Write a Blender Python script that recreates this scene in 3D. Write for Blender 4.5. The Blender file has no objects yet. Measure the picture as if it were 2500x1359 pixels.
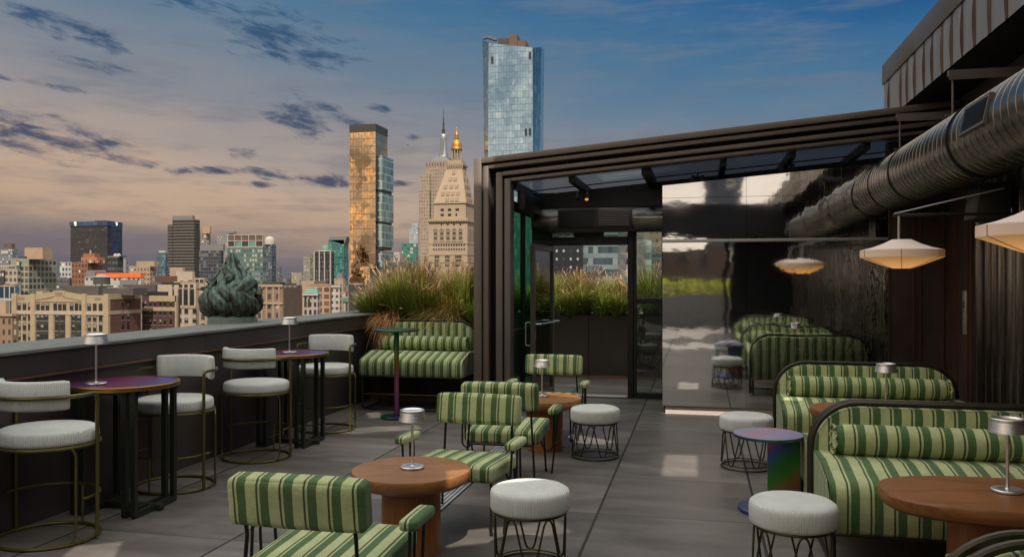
import bpy, bmesh, math, random
from mathutils import Vector, Matrix
random.seed(11)
PI = math.pi
R = math.radians
scene = bpy.context.scene
col = scene.collection

# ------------------------------------------------------------------ camera geometry (used to turn measurements into places)
EYE = 1.65
FPX = 2000.0
YAW = math.atan(457 / FPX)
CS, SN = math.cos(YAW), math.sin(YAW)

def azim(u):                      # compass bearing (from +y, clockwise) of an image column
    return math.atan((u - 1250) / FPX) - YAW

def on_y(u, v, y):                # x and z of a sight line where it meets the plane y = const
    k = (u - 1250) / FPX
    Z = y / (CS + k * SN)
    return Z * (-SN + k * CS), EYE - Z * (v - 680) / FPX

# ------------------------------------------------------------------ mesh helpers
class MB:
    def __init__(s):
        s.v = []; s.f = []; s.m = []
    def add(s, vs, fs, mi=0):
        o = len(s.v)
        s.v += [tuple(p) for p in vs]
        s.f += [tuple(i + o for i in f) for f in fs]
        s.m += [mi] * len(fs)
        return s
    def box(s, x0, x1, y0, y1, z0, z1, mi=0):
        vs = [(x0,y0,z0),(x1,y0,z0),(x1,y1,z0),(x0,y1,z0),(x0,y0,z1),(x1,y0,z1),(x1,y1,z1),(x0,y1,z1)]
        fs = [(0,3,2,1),(4,5,6,7),(0,1,5,4),(1,2,6,5),(2,3,7,6),(3,0,4,7)]
        return s.add(vs, fs, mi)
    def hexa(s, bot, top, mi=0):
        n = len(bot)
        vs = list(bot) + list(top)
        fs = [tuple(reversed(range(n))), tuple(range(n, 2*n))]
        fs += [(i, (i+1) % n, n + (i+1) % n, n + i) for i in range(n)]
        return s.add(vs, fs, mi)
    def lathe(s, prof, n=32, cx=0, cy=0, cz=0, sx=1, sy=1, mi=0, caps=True):
        vs = []; fs = []
        for r, z in prof:
            for i in range(n):
                a = 2*PI*i/n
                vs.append((cx + r*sx*math.cos(a), cy + r*sy*math.sin(a), cz + z))
        for j in range(len(prof)-1):
            for i in range(n):
                k = (i+1) % n
                fs.append((j*n+i, j*n+k, (j+1)*n+k, (j+1)*n+i))
        if caps and prof[0][0] > 1e-6: fs.append(tuple(reversed(range(n))))
        if caps and prof[-1][0] > 1e-6: fs.append(tuple(range((len(prof)-1)*n, len(prof)*n)))
        return s.add(vs, fs, mi)
    def tube(s, pts, r, n=8, closed=False, mi=0, caps=True):
        P = [Vector(p) for p in pts]
        m = len(P); vs = []; fs = []
        def tan(i):
            if closed: return (P[(i+1) % m] - P[(i-1) % m]).normalized()
            if i == 0: return (P[1]-P[0]).normalized()
            if i == m-1: return (P[-1]-P[-2]).normalized()
            return (P[i+1]-P[i-1]).normalized()
        t = tan(0)
        up = Vector((0,0,1)) if abs(t.z) < .9 else Vector((1,0,0))
        nrm = (up - t*up.dot(t)).normalized()
        for i in range(m):
            t = tan(i)
            nrm = (nrm - t*nrm.dot(t)).normalized()
            b = t.cross(nrm)
            rr = r[i] if isinstance(r, (list, tuple)) else r
            for k in range(n):
                a = 2*PI*k/n
                vs.append(P[i] + nrm*(rr*math.cos(a)) + b*(rr*math.sin(a)))
        for i in range(m if closed else m-1):
            j = (i+1) % m
            for k in range(n):
                l = (k+1) % n
                fs.append((i*n+k, i*n+l, j*n+l, j*n+k))
        if not closed and caps:
            fs.append(tuple(reversed(range(n)))); fs.append(tuple(range((m-1)*n, m*n)))
        return s.add(vs, fs, mi)
    def cushion(s, c, size, r, puff=0.0, n=14, rot=None, mi=0):
        hx, hy, hz = [q/2 for q in size]
        cx, cy, cz = c
        ts = []
        for i in range(n+1):
            q = -1 + 2*i/n
            ts.append(math.copysign(1-(1-abs(q))**1.6, q))
        def pt(q):
            p = Vector((q[0]*hx, q[1]*hy, q[2]*hz))
            inn = Vector((max(-hx+r, min(hx-r, p.x)), max(-hy+r, min(hy-r, p.y)), max(-hz+r, min(hz-r, p.z))))
            d = p - inn
            if d.length > 1e-9: p = inn + d.normalized()*r
            ax, ay, az = abs(q[0]), abs(q[1]), abs(q[2])
            if puff:
                if az >= ax and az >= ay: p.z += math.copysign(puff*(1-q[0]**4)*(1-q[1]**4), q[2])
                elif ay >= ax: p.y += math.copysign(puff*(1-q[0]**4)*(1-q[2]**4), q[1])
                else: p.x += math.copysign(puff*.5*(1-q[1]**4)*(1-q[2]**4), q[0])
            if rot is not None: p = rot @ p
            return p + Vector(c)
        for ax in range(3):
            for sg in (-1, 1):
                vs = []; fs = []
                for i in range(n+1):
                    for j in range(n+1):
                        q = [0,0,0]; q[ax] = sg; q[(ax+1)%3] = ts[i]; q[(ax+2)%3] = ts[j]
                        vs.append(pt(q))
                for i in range(n):
                    for j in range(n):
                        a, b, cc, d = i*(n+1)+j, (i+1)*(n+1)+j, (i+1)*(n+1)+j+1, i*(n+1)+j+1
                        fs.append((a,b,cc,d) if sg > 0 else (a,d,cc,b))
                s.add(vs, fs, mi)
        return s
    def build(s, name, mat, parent=None, smooth=True, bevel=0, seg=2, ang=35, weld=False, loc=None):
        me = bpy.data.meshes.new(name)
        me.from_pydata(s.v, [], s.f)
        mats = mat if isinstance(mat, (list, tuple)) else [mat]
        for m in mats: me.materials.append(m)
        if len(mats) > 1: me.polygons.foreach_set('material_index', s.m)
        if bevel or weld:
            bm = bmesh.new(); bm.from_mesh(me)
            bmesh.ops.remove_doubles(bm, verts=bm.verts, dist=1e-5)
            if bevel:
                es = [e for e in bm.edges if len(e.link_faces) == 2 and e.calc_face_angle(0) > R(30)]
                bmesh.ops.bevel(bm, geom=es, offset=bevel, segments=seg, profile=.5, affect='EDGES', clamp_overlap=True)
            bm.to_mesh(me); bm.free()
        if smooth:
            me.polygons.foreach_set('use_smooth', [True]*len(me.polygons))
            me.set_sharp_from_angle(angle=R(ang))
        me.update()
        o = bpy.data.objects.new(name, me)
        col.objects.link(o)
        if parent: o.parent = parent
        if loc: o.location = loc
        return o

def tag(o, label=None, cat=None, group=None, kind=None):
    if label: o['label'] = label
    if cat: o['category'] = cat
    if group: o['group'] = group
    if kind: o['kind'] = kind
    return o
def thing(name, label, cat, loc=(0,0,0), rz=0, group=None):
    o = bpy.data.objects.new(name, None)
    o.empty_display_size = .2
    col.objects.link(o); o.location = loc; o.rotation_euler = (0,0,rz)
    return tag(o, label, cat, group)
def copy_tree(o, parent=None):
    c = o.copy(); col.objects.link(c); c.parent = parent
    for ch in list(o.children): copy_tree(ch, c)
    return c
def dup(o, label, loc, rz=None):
    c = copy_tree(o); c['label'] = label; c.location = loc
    if rz is not None: c.rotation_euler = (0,0,rz)
    return c
def arc(cx, cy, r, a0, a1, n, z=0, rx=None, ry=None):
    rx = rx or r; ry = ry or r
    return [(cx + rx*math.cos(a0+(a1-a0)*i/n), cy + ry*math.sin(a0+(a1-a0)*i/n), z) for i in range(n+1)]
def rounded(pts, r, n=5):         # polyline with rounded corners
    P = [Vector(p) for p in pts]; out = [P[0]]
    for i in range(1, len(P)-1):
        a, b, c = P[i-1], P[i], P[i+1]
        d1 = (a-b); d2 = (c-b)
        rr = min(r, d1.length*.49, d2.length*.49)
        p = b + d1.normalized()*rr; q = b + d2.normalized()*rr
        for k in range(n+1):
            t = k/n
            out.append(p*(1-t)**2 + b*2*t*(1-t) + q*t*t)
    out.append(P[-1])
    return out

# ------------------------------------------------------------------ material helpers
class NT:
    def __init__(s, tree): s.t = tree
    def n(s, typ, **kw):
        nd = s.t.nodes.new(typ)
        for k, v in kw.items(): setattr(nd, k, v)
        return nd
    def put(s, sock, val):
        if val is None: return
        if isinstance(val, bpy.types.NodeSocket): s.t.links.new(val, sock)
        elif isinstance(val, (tuple, list)) and sock.type == 'RGBA' and len(val) == 3: sock.default_value = (*val, 1)
        else: sock.default_value = val
    def m(s, op, a, b=None, c=None, clamp=False):
        nd = s.n('ShaderNodeMath', operation=op, use_clamp=clamp)
        for i, q in enumerate((a, b, c)): s.put(nd.inputs[i], q)
        return nd.outputs[0]
    def vm(s, op, a, b=None, scale=None):
        nd = s.n('ShaderNodeVectorMath', operation=op)
        s.put(nd.inputs[0], a); s.put(nd.inputs[1], b)
        if scale is not None: s.put(nd.inputs['Scale'], scale)
        return nd.outputs[1] if op in ('DOT_PRODUCT','LENGTH') else nd.outputs[0]
    def mix(s, fac, a, b, typ='MIX'):
        nd = s.n('ShaderNodeMix', data_type='RGBA', blend_type=typ)
        s.put(nd.inputs[0], fac); s.put(nd.inputs[6], a); s.put(nd.inputs[7], b)
        return nd.outputs[2]
    def sep(s, v):
        nd = s.n('ShaderNodeSeparateXYZ'); s.put(nd.inputs[0], v); return nd.outputs
    def comb(s, x, y, z):
        nd = s.n('ShaderNodeCombineXYZ')
        for i, q in enumerate((x,y,z)): s.put(nd.inputs[i], q)
        return nd.outputs[0]
    def noise(s, vec, scale=5, detail=4, rough=.5, out=0, dist=0):
        nd = s.n('ShaderNodeTexNoise')
        s.put(nd.inputs['Vector'], vec); nd.inputs['Scale'].default_value = scale
        nd.inputs['Detail'].default_value = detail; nd.inputs['Roughness'].default_value = rough
        nd.inputs['Distortion'].default_value = dist
        return nd.outputs[out]
    def ramp(s, fac, stops, interp='LINEAR'):
        nd = s.n('ShaderNodeValToRGB'); cr = nd.color_ramp; cr.interpolation = interp
        while len(cr.elements) > 1: cr.elements.remove(cr.elements[-1])
        for i, (p, c) in enumerate(stops):
            e = cr.elements[0] if i == 0 else cr.elements.new(p)
            e.position = p; e.color = (*c, 1) if len(c) == 3 else c
        s.put(nd.inputs[0], fac); return nd.outputs[0]
    def mapr(s, v, a, b, c=0, d=1, smooth=False):
        nd = s.n('ShaderNodeMapRange', interpolation_type='SMOOTHSTEP' if smooth else 'LINEAR')
        for i, q in enumerate((v,a,b,c,d)): s.put(nd.inputs[i], q)
        return nd.outputs[0]
    def bump(s, h, dist=.01, strength=1, normal=None):
        nd = s.n('ShaderNodeBump'); nd.inputs['Strength'].default_value = strength
        nd.inputs['Distance'].default_value = dist
        s.put(nd.inputs['Height'], h); s.put(nd.inputs['Normal'], normal); return nd.outputs[0]

def srgb(r, g, b):
    f = lambda c: (c/255/12.92) if c/255 <= .04045 else ((c/255+.055)/1.055)**2.4
    return (f(r), f(g), f(b))

def newmat(name):
    m = bpy.data.materials.new(name); m.use_nodes = True
    t = m.node_tree; t.nodes.clear()
    N = NT(t)
    out = N.n('ShaderNodeOutputMaterial'); b = N.n('ShaderNodeBsdfPrincipled')
    t.links.new(b.outputs[0], out.inputs[0])
    return m, N, b, out
def P(N, b, col=None, rough=None, metal=None, normal=None, spec=None, emit=None, es=None, sheen=None, coat=None):
    if col is not None: N.put(b.inputs['Base Color'], col)
    if rough is not None: N.put(b.inputs['Roughness'], rough)
    if metal is not None: N.put(b.inputs['Metallic'], metal)
    if normal is not None: N.put(b.inputs['Normal'], normal)
    if spec is not None: N.put(b.inputs['Specular IOR Level'], spec)
    if emit is not None: N.put(b.inputs['Emission Color'], emit)
    if es is not None: N.put(b.inputs['Emission Strength'], es)
    if sheen is not None: N.put(b.inputs['Sheen Weight'], sheen)
    if coat is not None: N.put(b.inputs['Coat Weight'], coat)

def simple(name, c, rough=.6, metal=0, vary=.15, scale=6, bump=.0, bscale=60, stretch=(1,1,1), spec=.5, coat=None):
    m, N, b, _ = newmat(name)
    tc = N.n('ShaderNodeTexCoord').outputs['Object']
    v = N.vm('MULTIPLY', tc, stretch)
    n1 = N.noise(v, scale, 5, .6)
    f = N.mapr(n1, .25, .75, 1-vary, 1+vary)
    colr = N.vm('SCALE', N.comb(*c), scale=f)
    rr = N.mapr(n1, .2, .8, max(.02, rough-.08), min(1, rough+.08))
    nrm = N.bump(N.noise(v, bscale, 3, .6), bump) if bump else None
    P(N, b, colr, rr, metal, nrm, spec, coat=coat)
    return m

M = {}
M['black_metal'] = simple('black_metal', (.012,.012,.011), .42, .3)
M['bronze_tube'] = simple('bronze_tube', (.060,.052,.022), .34, .75, .12, 12)
M['olive_tube'] = simple('olive_tube', (.125,.108,.032), .36, .55, .12, 12)
M['gun_tube'] = simple('gun_tube', (.045,.040,.026), .38, .6, .12, 12)
M['green_steel'] = simple('green_steel', (.018,.022,.016), .45, .2)
M['brass'] = simple('brass', (.33,.19,.05), .35, .85)
M['frame_bronze'] = simple('frame_bronze', (.15,.122,.10), .45, .3, .10, 3)
M['frame_dark'] = simple('frame_dark', (.022,.020,.018), .45, .3, .1, 3)
M['gasket'] = simple('gasket', (.006,.006,.006), .7)
M['coping'] = simple('coping', (.155,.165,.148), .7, 0, .22, 2.2, .002, 40, stretch=(6,1,1))
M['copper_trim'] = simple('copper_trim', (.22,.12,.08), .45, .6)
M['parapet_panel'] = simple('parapet_panel', (.060,.050,.047), .5, .25, .22, 1.2, .001, 30)
M['planter_steel'] = simple('planter_steel', (.042,.034,.026), .55, .3, .35, 1.4)
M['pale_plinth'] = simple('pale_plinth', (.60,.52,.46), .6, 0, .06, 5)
M['soil'] = simple('soil', (.03,.02,.012), .95, 0, .4, 20)
M['white_frame'] = simple('white_frame', (.6,.57,.5), .6)
M['speaker_box'] = simple('speaker_box', (.02,.02,.02), .6)
M['steel_plate'] = simple('steel_plate', (.42,.40,.37), .42, .6, .06, 20)
M['grate_steel'] = simple('grate_steel', (.55,.55,.53), .4, .6)
M['strut'] = simple('strut', (.14,.12,.11), .55, .5)

_lm = newmat('warm_lens'); P(_lm[1], _lm[2], (.5,.2,.05), .3, emit=(1,.38,.08), es=.8); M['lens'] = _lm[0]
def alu():
    m, N, b, _ = newmat('brushed_aluminium')
    tc = N.n('ShaderNodeTexCoord').outputs['Object']
    x, y, z = N.sep(tc)
    n1 = N.noise(N.comb(N.m('MULTIPLY', x, 4.0), N.m('MULTIPLY', y, 4.0), N.m('MULTIPLY', z, 260.0)), 3, 3)
    P(N, b, (.74,.74,.73), N.mapr(n1, .3, .7, .22, .42), .92, N.bump(n1, .0006))
    return m
M['aluminium'] = alu()

def stripes(name, axis, off=0.0, period=.108):
    m, N, b, _ = newmat(name)
    tc = N.n('ShaderNodeTexCoord').outputs['Object']
    s = N.sep(tc)
    wob = N.m('MULTIPLY', N.m('SUBTRACT', N.noise(tc, 9, 2), .5), .006)
    h = N.m('ADD', s[axis], wob)
    f = N.m('FRACT', N.m('DIVIDE', N.m('ADD', h, off + 20*period), period))
    L, D, Dk = (.45,.50,.25), (.078,.145,.052), (.056,.085,.030)
    c = N.ramp(f, [(0, L), (.43, L), (.445, Dk), (.52, Dk), (.535, L), (.61, L), (.625, D), (.985, D), (1, L)])
    weave = N.noise(N.vm('MULTIPLY', tc, (1,1,1)), 420, 2, .7)
    big = N.noise(tc, 7, 4)
    c = N.vm('SCALE', c, scale=N.m('MULTIPLY', N.mapr(weave, .3, .7, .72, 1.25), N.mapr(big, .3, .7, .88, 1.12)))
    P(N, b, c, .9, 0, N.bump(N.m('ADD', N.m('MULTIPLY', weave, .25), N.m('ADD', N.m('MULTIPLY', N.noise(tc, 5.5, 4, .6), 2.2), N.noise(tc, 14, 3))), .010, .8), .2, sheen=.15)
    return m
M['stripe_x'] = stripes('stripe_fabric', 0)
M['stripe_sofa'] = stripes('stripe_fabric_wide', 0, .02, .122)
M['stripe_y'] = stripes('stripe_fabric_side', 1, .03, .062)

def corduroy():
    m, N, b, _ = newmat('ribbed_white_fabric')
    tc = N.n('ShaderNodeTexCoord').outputs['Object']
    x, y, z = N.sep(tc)
    geo = N.sep(N.n('ShaderNodeTexCoord').outputs['Normal'])
    ang = N.m('MULTIPLY', N.m('ARCTAN2', x, y), .24)
    top = N.m('GREATER_THAN', N.m('ABSOLUTE', geo[2]), .6)
    h = N.m('ADD', N.m('MULTIPLY', top, x), N.m('MULTIPLY', N.m('SUBTRACT', 1, top), ang))
    w = N.m('SINE', N.m('MULTIPLY', h, 2*PI/.0085))
    n1 = N.noise(tc, 9, 4)
    c = N.vm('SCALE', N.comb(.76,.79,.735), scale=N.m('MULTIPLY', N.mapr(w, -1, 1, .88, 1.03), N.mapr(n1, .3, .7, .93, 1.05)))
    P(N, b, c, .9, 0, N.bump(N.m('ADD', w, N.m('ADD', N.m('MULTIPLY', n1, 3), N.m('MULTIPLY', N.noise(tc, 4, 2), 7))), .0026, .8), .2, sheen=.2)
    return m
M['corduroy'] = corduroy()

def wood(name, c1, c2, axis=0):
    m, N, b, _ = newmat(name)
    tc = N.n('ShaderNodeTexCoord').outputs['Object']
    st = (1.2, 14, 14) if axis == 0 else (16, 16, .9)
    v = N.vm('MULTIPLY', tc, st)
    g = N.noise(v, 3.2, 6, .62, dist=.4)
    g2 = N.noise(v, 14, 4, .6)
    big = N.noise(tc, 2.5, 2)
    f = N.m('ADD', N.m('MULTIPLY', g, .7), N.m('MULTIPLY', g2, .3))
    c = N.ramp(f, [(.3, c1), (.52, tuple((a+q)/2 for a, q in zip(c1, c2))), (.72, c2)])
    c = N.vm('SCALE', c, scale=N.mapr(big, .3, .7, .85, 1.15))
    P(N, b, c, N.mapr(g2, .3, .7, .30, .46), 0, N.bump(g2, .0006), .5)
    return m
M['wood_top'] = wood('teak_top', (.20,.078,.022), (.40,.185,.062))
M['wood_oval'] = wood('teak_top_dark', (.15,.050,.014), (.32,.128,.038))
M['wood_ped'] = wood('teak_pedestal', (.17,.055,.015), (.33,.125,.036), 2)

def iridescent(name, stops, axis=2, lo=0, hi=1, metal=.55, rough=.3, grid=False, warp=.25, nscale=2.0):
    m, N, b, _ = newmat(name)
    tc = N.n('ShaderNodeTexCoord').outputs['Object']
    s = N.sep(tc)
    base = s[axis] if isinstance(axis, int) else N.vm('DOT_PRODUCT', tc, axis)
    f = N.mapr(base, lo, hi)
    f = N.m('ADD', f, N.m('MULTIPLY', N.m('SUBTRACT', N.noise(tc, nscale, 2), .5), warp))
    lw = N.n('ShaderNodeLayerWeight').outputs['Facing']
    f = N.m('ADD', f, N.m('MULTIPLY', lw, .12))
    c = N.ramp(f, stops)
    nrm = None
    if grid:
        gx = N.m('FRACT', N.m('MULTIPLY', s[0], 26.0)); gy = N.m('FRACT', N.m('MULTIPLY', s[1], 26.0))
        ln = N.m('MAXIMUM', N.m('LESS_THAN', gx, .16), N.m('LESS_THAN', gy, .16))
        c = N.mix(N.m('MULTIPLY', ln, .7), c, (.03,.01,.03))
        nrm = N.bump(N.m('SUBTRACT', 1, ln), .002)
    P(N, b, c, rough, metal, nrm, .6)
    return m
M['iri_pole'] = iridescent('oil_slick_pole', [(0,(.16,.05,.12)),(.25,(.30,.10,.22)),(.45,(.34,.10,.16)),(.6,(.34,.13,.04)),(.72,(.22,.24,.02)),(.85,(.03,.20,.06)),(1,(.02,.06,.16))], 2, .03, 1.03, .6, .28, warp=.06)
M['iri_green'] = iridescent('oil_slick_rim', [(0,(.05,.05,.16)),(.4,(.03,.16,.13)),(.7,(.05,.20,.07)),(1,(.10,.03,.08))], 0, -.27, .27, .6, .3)
M['iri_purple'] = iridescent('oil_slick_top', [(0,(.10,.05,.28)),(.35,(.25,.04,.22)),(.6,(.24,.05,.12)),(1,(.12,.10,.36))], (1.0,.6,0), -.45, .45, .4, .32, True)
M['iri_plate'] = iridescent('oil_slick_plate', [(0,(.30,.10,.12)),(.22,(.28,.14,.05)),(.42,(.04,.22,.02)),(.62,(.02,.14,.05)),(.78,(.02,.05,.26)),(.9,(.14,.02,.16)),(1,(.32,.04,.10))], (-.9,0,1.0), -.05, .50, .35, .3, warp=.12)
M['iri_mauve'] = iridescent('oil_slick_disc', [(0,(.16,.20,.45)),(.45,(.30,.24,.45)),(.75,(.36,.20,.32)),(1,(.20,.26,.45))], (-.8,.5,0), -.25, .25, .4, .3)
M['iri_blue'] = iridescent('oil_slick_base', [(0,(.02,.03,.10)),(.5,(.10,.15,.42)),(1,(.05,.18,.20))], (1,.3,0), -.25, .25, .5, .3)
M['iri_dark'] = iridescent('oil_slick_dark', [(0,(.02,.08,.07)),(.4,(.01,.10,.06)),(.7,(.04,.02,.14)),(1,(.20,.06,.04))], 0, -.2, .2, .5, .3)

def tiles():
    m, N, b, _ = newmat('terrace_tile')
    geo = N.n('ShaderNodeNewGeometry').outputs['Position']
    x, y, z = N.sep(geo)
    tx = N.m('DIVIDE', N.m('ADD', x, .697 + 1.093*40), 1.093)
    ty = N.m('DIVIDE', N.m('ADD', y, -5.749 + 1.0965*40), 1.0965)
    fx = N.m('FRACT', tx); fy = N.m('FRACT', ty)
    dx = N.m('MULTIPLY', N.m('MINIMUM', fx, N.m('SUBTRACT', 1, fx)), 1.093)
    dy = N.m('MULTIPLY', N.m('MINIMUM', fy, N.m('SUBTRACT', 1, fy)), 1.0965)
    jx = N.mapr(dx, .0075, .0105, 1, 0); jy = N.mapr(dy, .0028, .0050, 1, 0)
    j = N.m('MAXIMUM', jx, N.m('MULTIPLY', jy, .9))
    wn = N.n('ShaderNodeTexWhiteNoise', noise_dimensions='2D')
    N.put(wn.inputs['Vector'], N.comb(N.m('FLOOR', tx), N.m('FLOOR', ty), 0))
    r = wn.outputs['Value']
    off = N.vm('SCALE', wn.outputs['Color'], scale=13.0)
    v = N.vm('ADD', geo, off)
    vs = N.vm('MULTIPLY', v, (.8, 2.6, 1))
    n1 = N.noise(vs, 1.5, 6, .62); n2 = N.noise(v, 22, 4, .6); n3 = N.noise(v, 170, 2)
    f = N.m('ADD', N.m('ADD', N.m('MULTIPLY', n1, .75), N.m('MULTIPLY', n2, .15)), N.m('MULTIPLY', n3, .10))
    c = N.ramp(f, [(.3, (.082,.073,.065)), (.5, (.128,.115,.102)), (.7, (.188,.170,.150))])
    c = N.vm('SCALE', c, scale=N.mapr(r, 0, 1, .80, 1.16))
    spots = N.m('GREATER_THAN', N.noise(geo, 28, 1), .76)
    c = N.mix(N.m('MULTIPLY', spots, .25), c, (.22,.2,.18))
    stain = N.mapr(N.noise(geo, .9, 6, .7, dist=.6), .42, .70, 0, 1, True)
    c = N.vm('SCALE', c, scale=N.mapr(stain, 0, 1, 1.06, .72))
    c = N.mix(j, c, (.012,.011,.010))
    hgt = N.m('ADD', N.m('MULTIPLY', N.m('SUBTRACT', 1, j), 1.0), N.m('MULTIPLY', n3, .06))
    P(N, b, c, N.m('ADD', N.mapr(n1, .3, .7, .33, .50), N.m('MULTIPLY', j, .25)), 0, N.bump(hgt, .004, .6), .4)
    return m
M['tiles'] = tiles()

def mirror():
    m, N, b, _ = newmat('rippled_mirror_steel')
    geo = N.n('ShaderNodeNewGeometry').outputs['Position']
    v = N.vm('MULTIPLY', geo, (1.2, 1, 1.6))
    n1 = N.noise(v, 1.3, 2, .5); n2 = N.noise(N.vm('MULTIPLY', geo, (3.0,1,6.0)), 2.4, 2, .5)
    h = N.m('ADD', N.m('MULTIPLY', n1, 1.0), N.m('ADD', N.m('MULTIPLY', n2, .07), N.m('MULTIPLY', N.m('MULTIPLY', N.noise(N.vm('MULTIPLY', geo, (5.0,1,1.6)), 2.0, 2, .5), .55), N.mapr(N.sep(geo)[0], .55, 2.1, 0, 1))))
    P(N, b, (.84,.82,.79), N.mapr(n1, .3, .7, .02, .05), 1, N.bump(h, .0021, 1))
    return m
M['mirror'] = mirror()

def glass(name, tint, refl=.12, rough=.02, ior=1.5, haze=0):
    m = bpy.data.materials.new(name); m.use_nodes = True
    t = m.node_tree; t.nodes.clear(); N = NT(t)
    out = N.n('ShaderNodeOutputMaterial')
    tr = N.n('ShaderNodeBsdfTransparent'); N.put(tr.inputs[0], tint)
    gl = N.n('ShaderNodeBsdfGlossy'); gl.inputs['Roughness'].default_value = rough
    geo = N.n('ShaderNodeNewGeometry').outputs['Position']
    N.put(gl.inputs['Normal'], N.bump(N.noise(geo, 1.2, 2), .006))
    fr = N.n('ShaderNodeFresnel'); N.put(fr.inputs['IOR'], N.m('ADD', ior, N.m('MULTIPLY', N.n('ShaderNodeNewGeometry').outputs['Backfacing'], 1/ior-ior)))
    mx = N.n('ShaderNodeMixShader')
    N.put(mx.inputs[0], N.m('ADD', fr.outputs[0], refl, clamp=True))
    body = tr.outputs[0]
    if haze:
        tl = N.n('ShaderNodeBsdfTranslucent'); N.put(tl.inputs[0], (.32,.36,.40))
        hm = N.n('ShaderNodeMixShader')
        N.put(hm.inputs[0], N.mapr(N.noise(geo, 2.5, 4), .3, .7, haze*.8, haze*1.2))
        t.links.new(tr.outputs[0], hm.inputs[1]); t.links.new(tl.outputs[0], hm.inputs[2]); body = hm.outputs[0]
    t.links.new(body, mx.inputs[1]); t.links.new(gl.outputs[0], mx.inputs[2])
    t.links.new(mx.outputs[0], out.inputs[0])
    return m
M['clear_glass'] = glass('clear_glass', (.72,.78,.74), .02)
M['roof_glass'] = glass('tinted_roof_glass', (.27,.30,.345), .0, .08, 1.15, .15)
M['roof_glass_shaded'] = glass('shaded_roof_glass', (.09,.105,.14), .0, .08, 1.2, .05)  # overhang shade put into the tint of the right-hand panes
M['green_glass'] = glass('green_glass', (.14,.42,.25), .03, .03, 1.3)

def duct():
    m, N, b, _ = newmat('galvanised_duct')
    tc = N.n('ShaderNodeTexCoord').outputs['Object']
    n1 = N.noise(tc, 4, 4); n2 = N.noise(N.vm('MULTIPLY', tc, (1,60,1)), 5, 2)
    c = N.ramp(n1, [(.3,(.15,.138,.118)),(.7,(.27,.248,.21))])
    P(N, b, c, N.mapr(n2, .3, .7, .15, .27), 1.0, N.bump(N.m('ADD', n2, n1), .0015))
    return m
M['duct'] = duct()

def darkwall(name, c1, c2, rough, metal, st):
    m, N, b, _ = newmat(name)
    tc = N.n('ShaderNodeTexCoord').outputs['Object']
    n1 = N.noise(N.vm('MULTIPLY', tc, st), 1.6, 6, .65); n2 = N.noise(tc, 30, 3)
    f = N.m('ADD', N.m('MULTIPLY', n1, .85), N.m('MULTIPLY', n2, .15))
    c = N.ramp(f, [(.32, c1), (.68, c2)])
    P(N, b, c, N.mapr(n1, .3, .7, rough-.12, rough+.12), metal, N.bump(n1, .004), .5)
    return m
M['dark_panel'] = darkwall('blackened_copper_panel', (.030,.021,.018), (.080,.056,.046), .5, .3, (1,1,.6))
M['rib_metal'] = darkwall('patinated_rib_metal', (.055,.048,.041), (.15,.138,.118), .24, .8, (2.5,2.5,.35))
M['fascia_metal'] = darkwall('weathered_fascia_zinc', (.19,.17,.15), (.34,.32,.29), .45, .4, (7,7,.6))
M['fascia_rust'] = darkwall('weathered_fascia_fold', (.035,.020,.013), (.16,.10,.06), .4, .5, (9,9,.5))
M['cap_metal'] = simple('cap_metal', (.125,.112,.098), .5, .45, .12, 1.5)
M['seam'] = simple('copper_seam', (.12,.045,.025), .5, .6)

def patina():
    m, N, b, _ = newmat('verdigris_bronze')
    geo = N.n('ShaderNodeNewGeometry'); tc = N.n('ShaderNodeTexCoord').outputs['Object']
    pt = N.mapr(geo.outputs['Pointiness'], .42, .58)
    n1 = N.noise(tc, 5, 5, .65); st = N.noise(N.vm('MULTIPLY', tc, (14,14,1.2)), 3, 3)
    nz = N.sep(geo.outputs['Normal'])[2]
    f = N.m('ADD', N.m('MULTIPLY', pt, .30), N.m('ADD', N.m('MULTIPLY', n1, .38), N.m('ADD', N.m('MULTIPLY', st, .32), N.m('MULTIPLY', nz, .09))))
    c = N.ramp(f, [(.34,(.030,.022,.015)),(.43,(.055,.062,.048)),(.52,(.11,.17,.135)),(.64,(.21,.29,.235)),(.85,(.30,.37,.30))])
    P(N, b, c, .62, .25, N.bump(N.m('ADD', n1, st), .006), .4)
    return m
M['patina'] = patina()

def lampshade(name, z0, z1, e0, e1):
    m, N, b, _ = newmat(name)
    z = N.sep(N.n('ShaderNodeTexCoord').outputs['Object'])[2]
    f = N.mapr(z, z0, z1)
    P(N, b, (.76,.63,.55), .8, 0, None, .2, (1.0,.46,.13), N.mapr(f, 0, 1, e0, e1))
    return m
M['shade_low'] = lampshade('lit_linen_underside', -.12, 0, .66, .10)
M['shade_top'] = lampshade('linen_top', 0, .12, .0, .0)
M['shade_rim'] = lampshade('linen_rim', -.06, .06, .10, .05)

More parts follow.
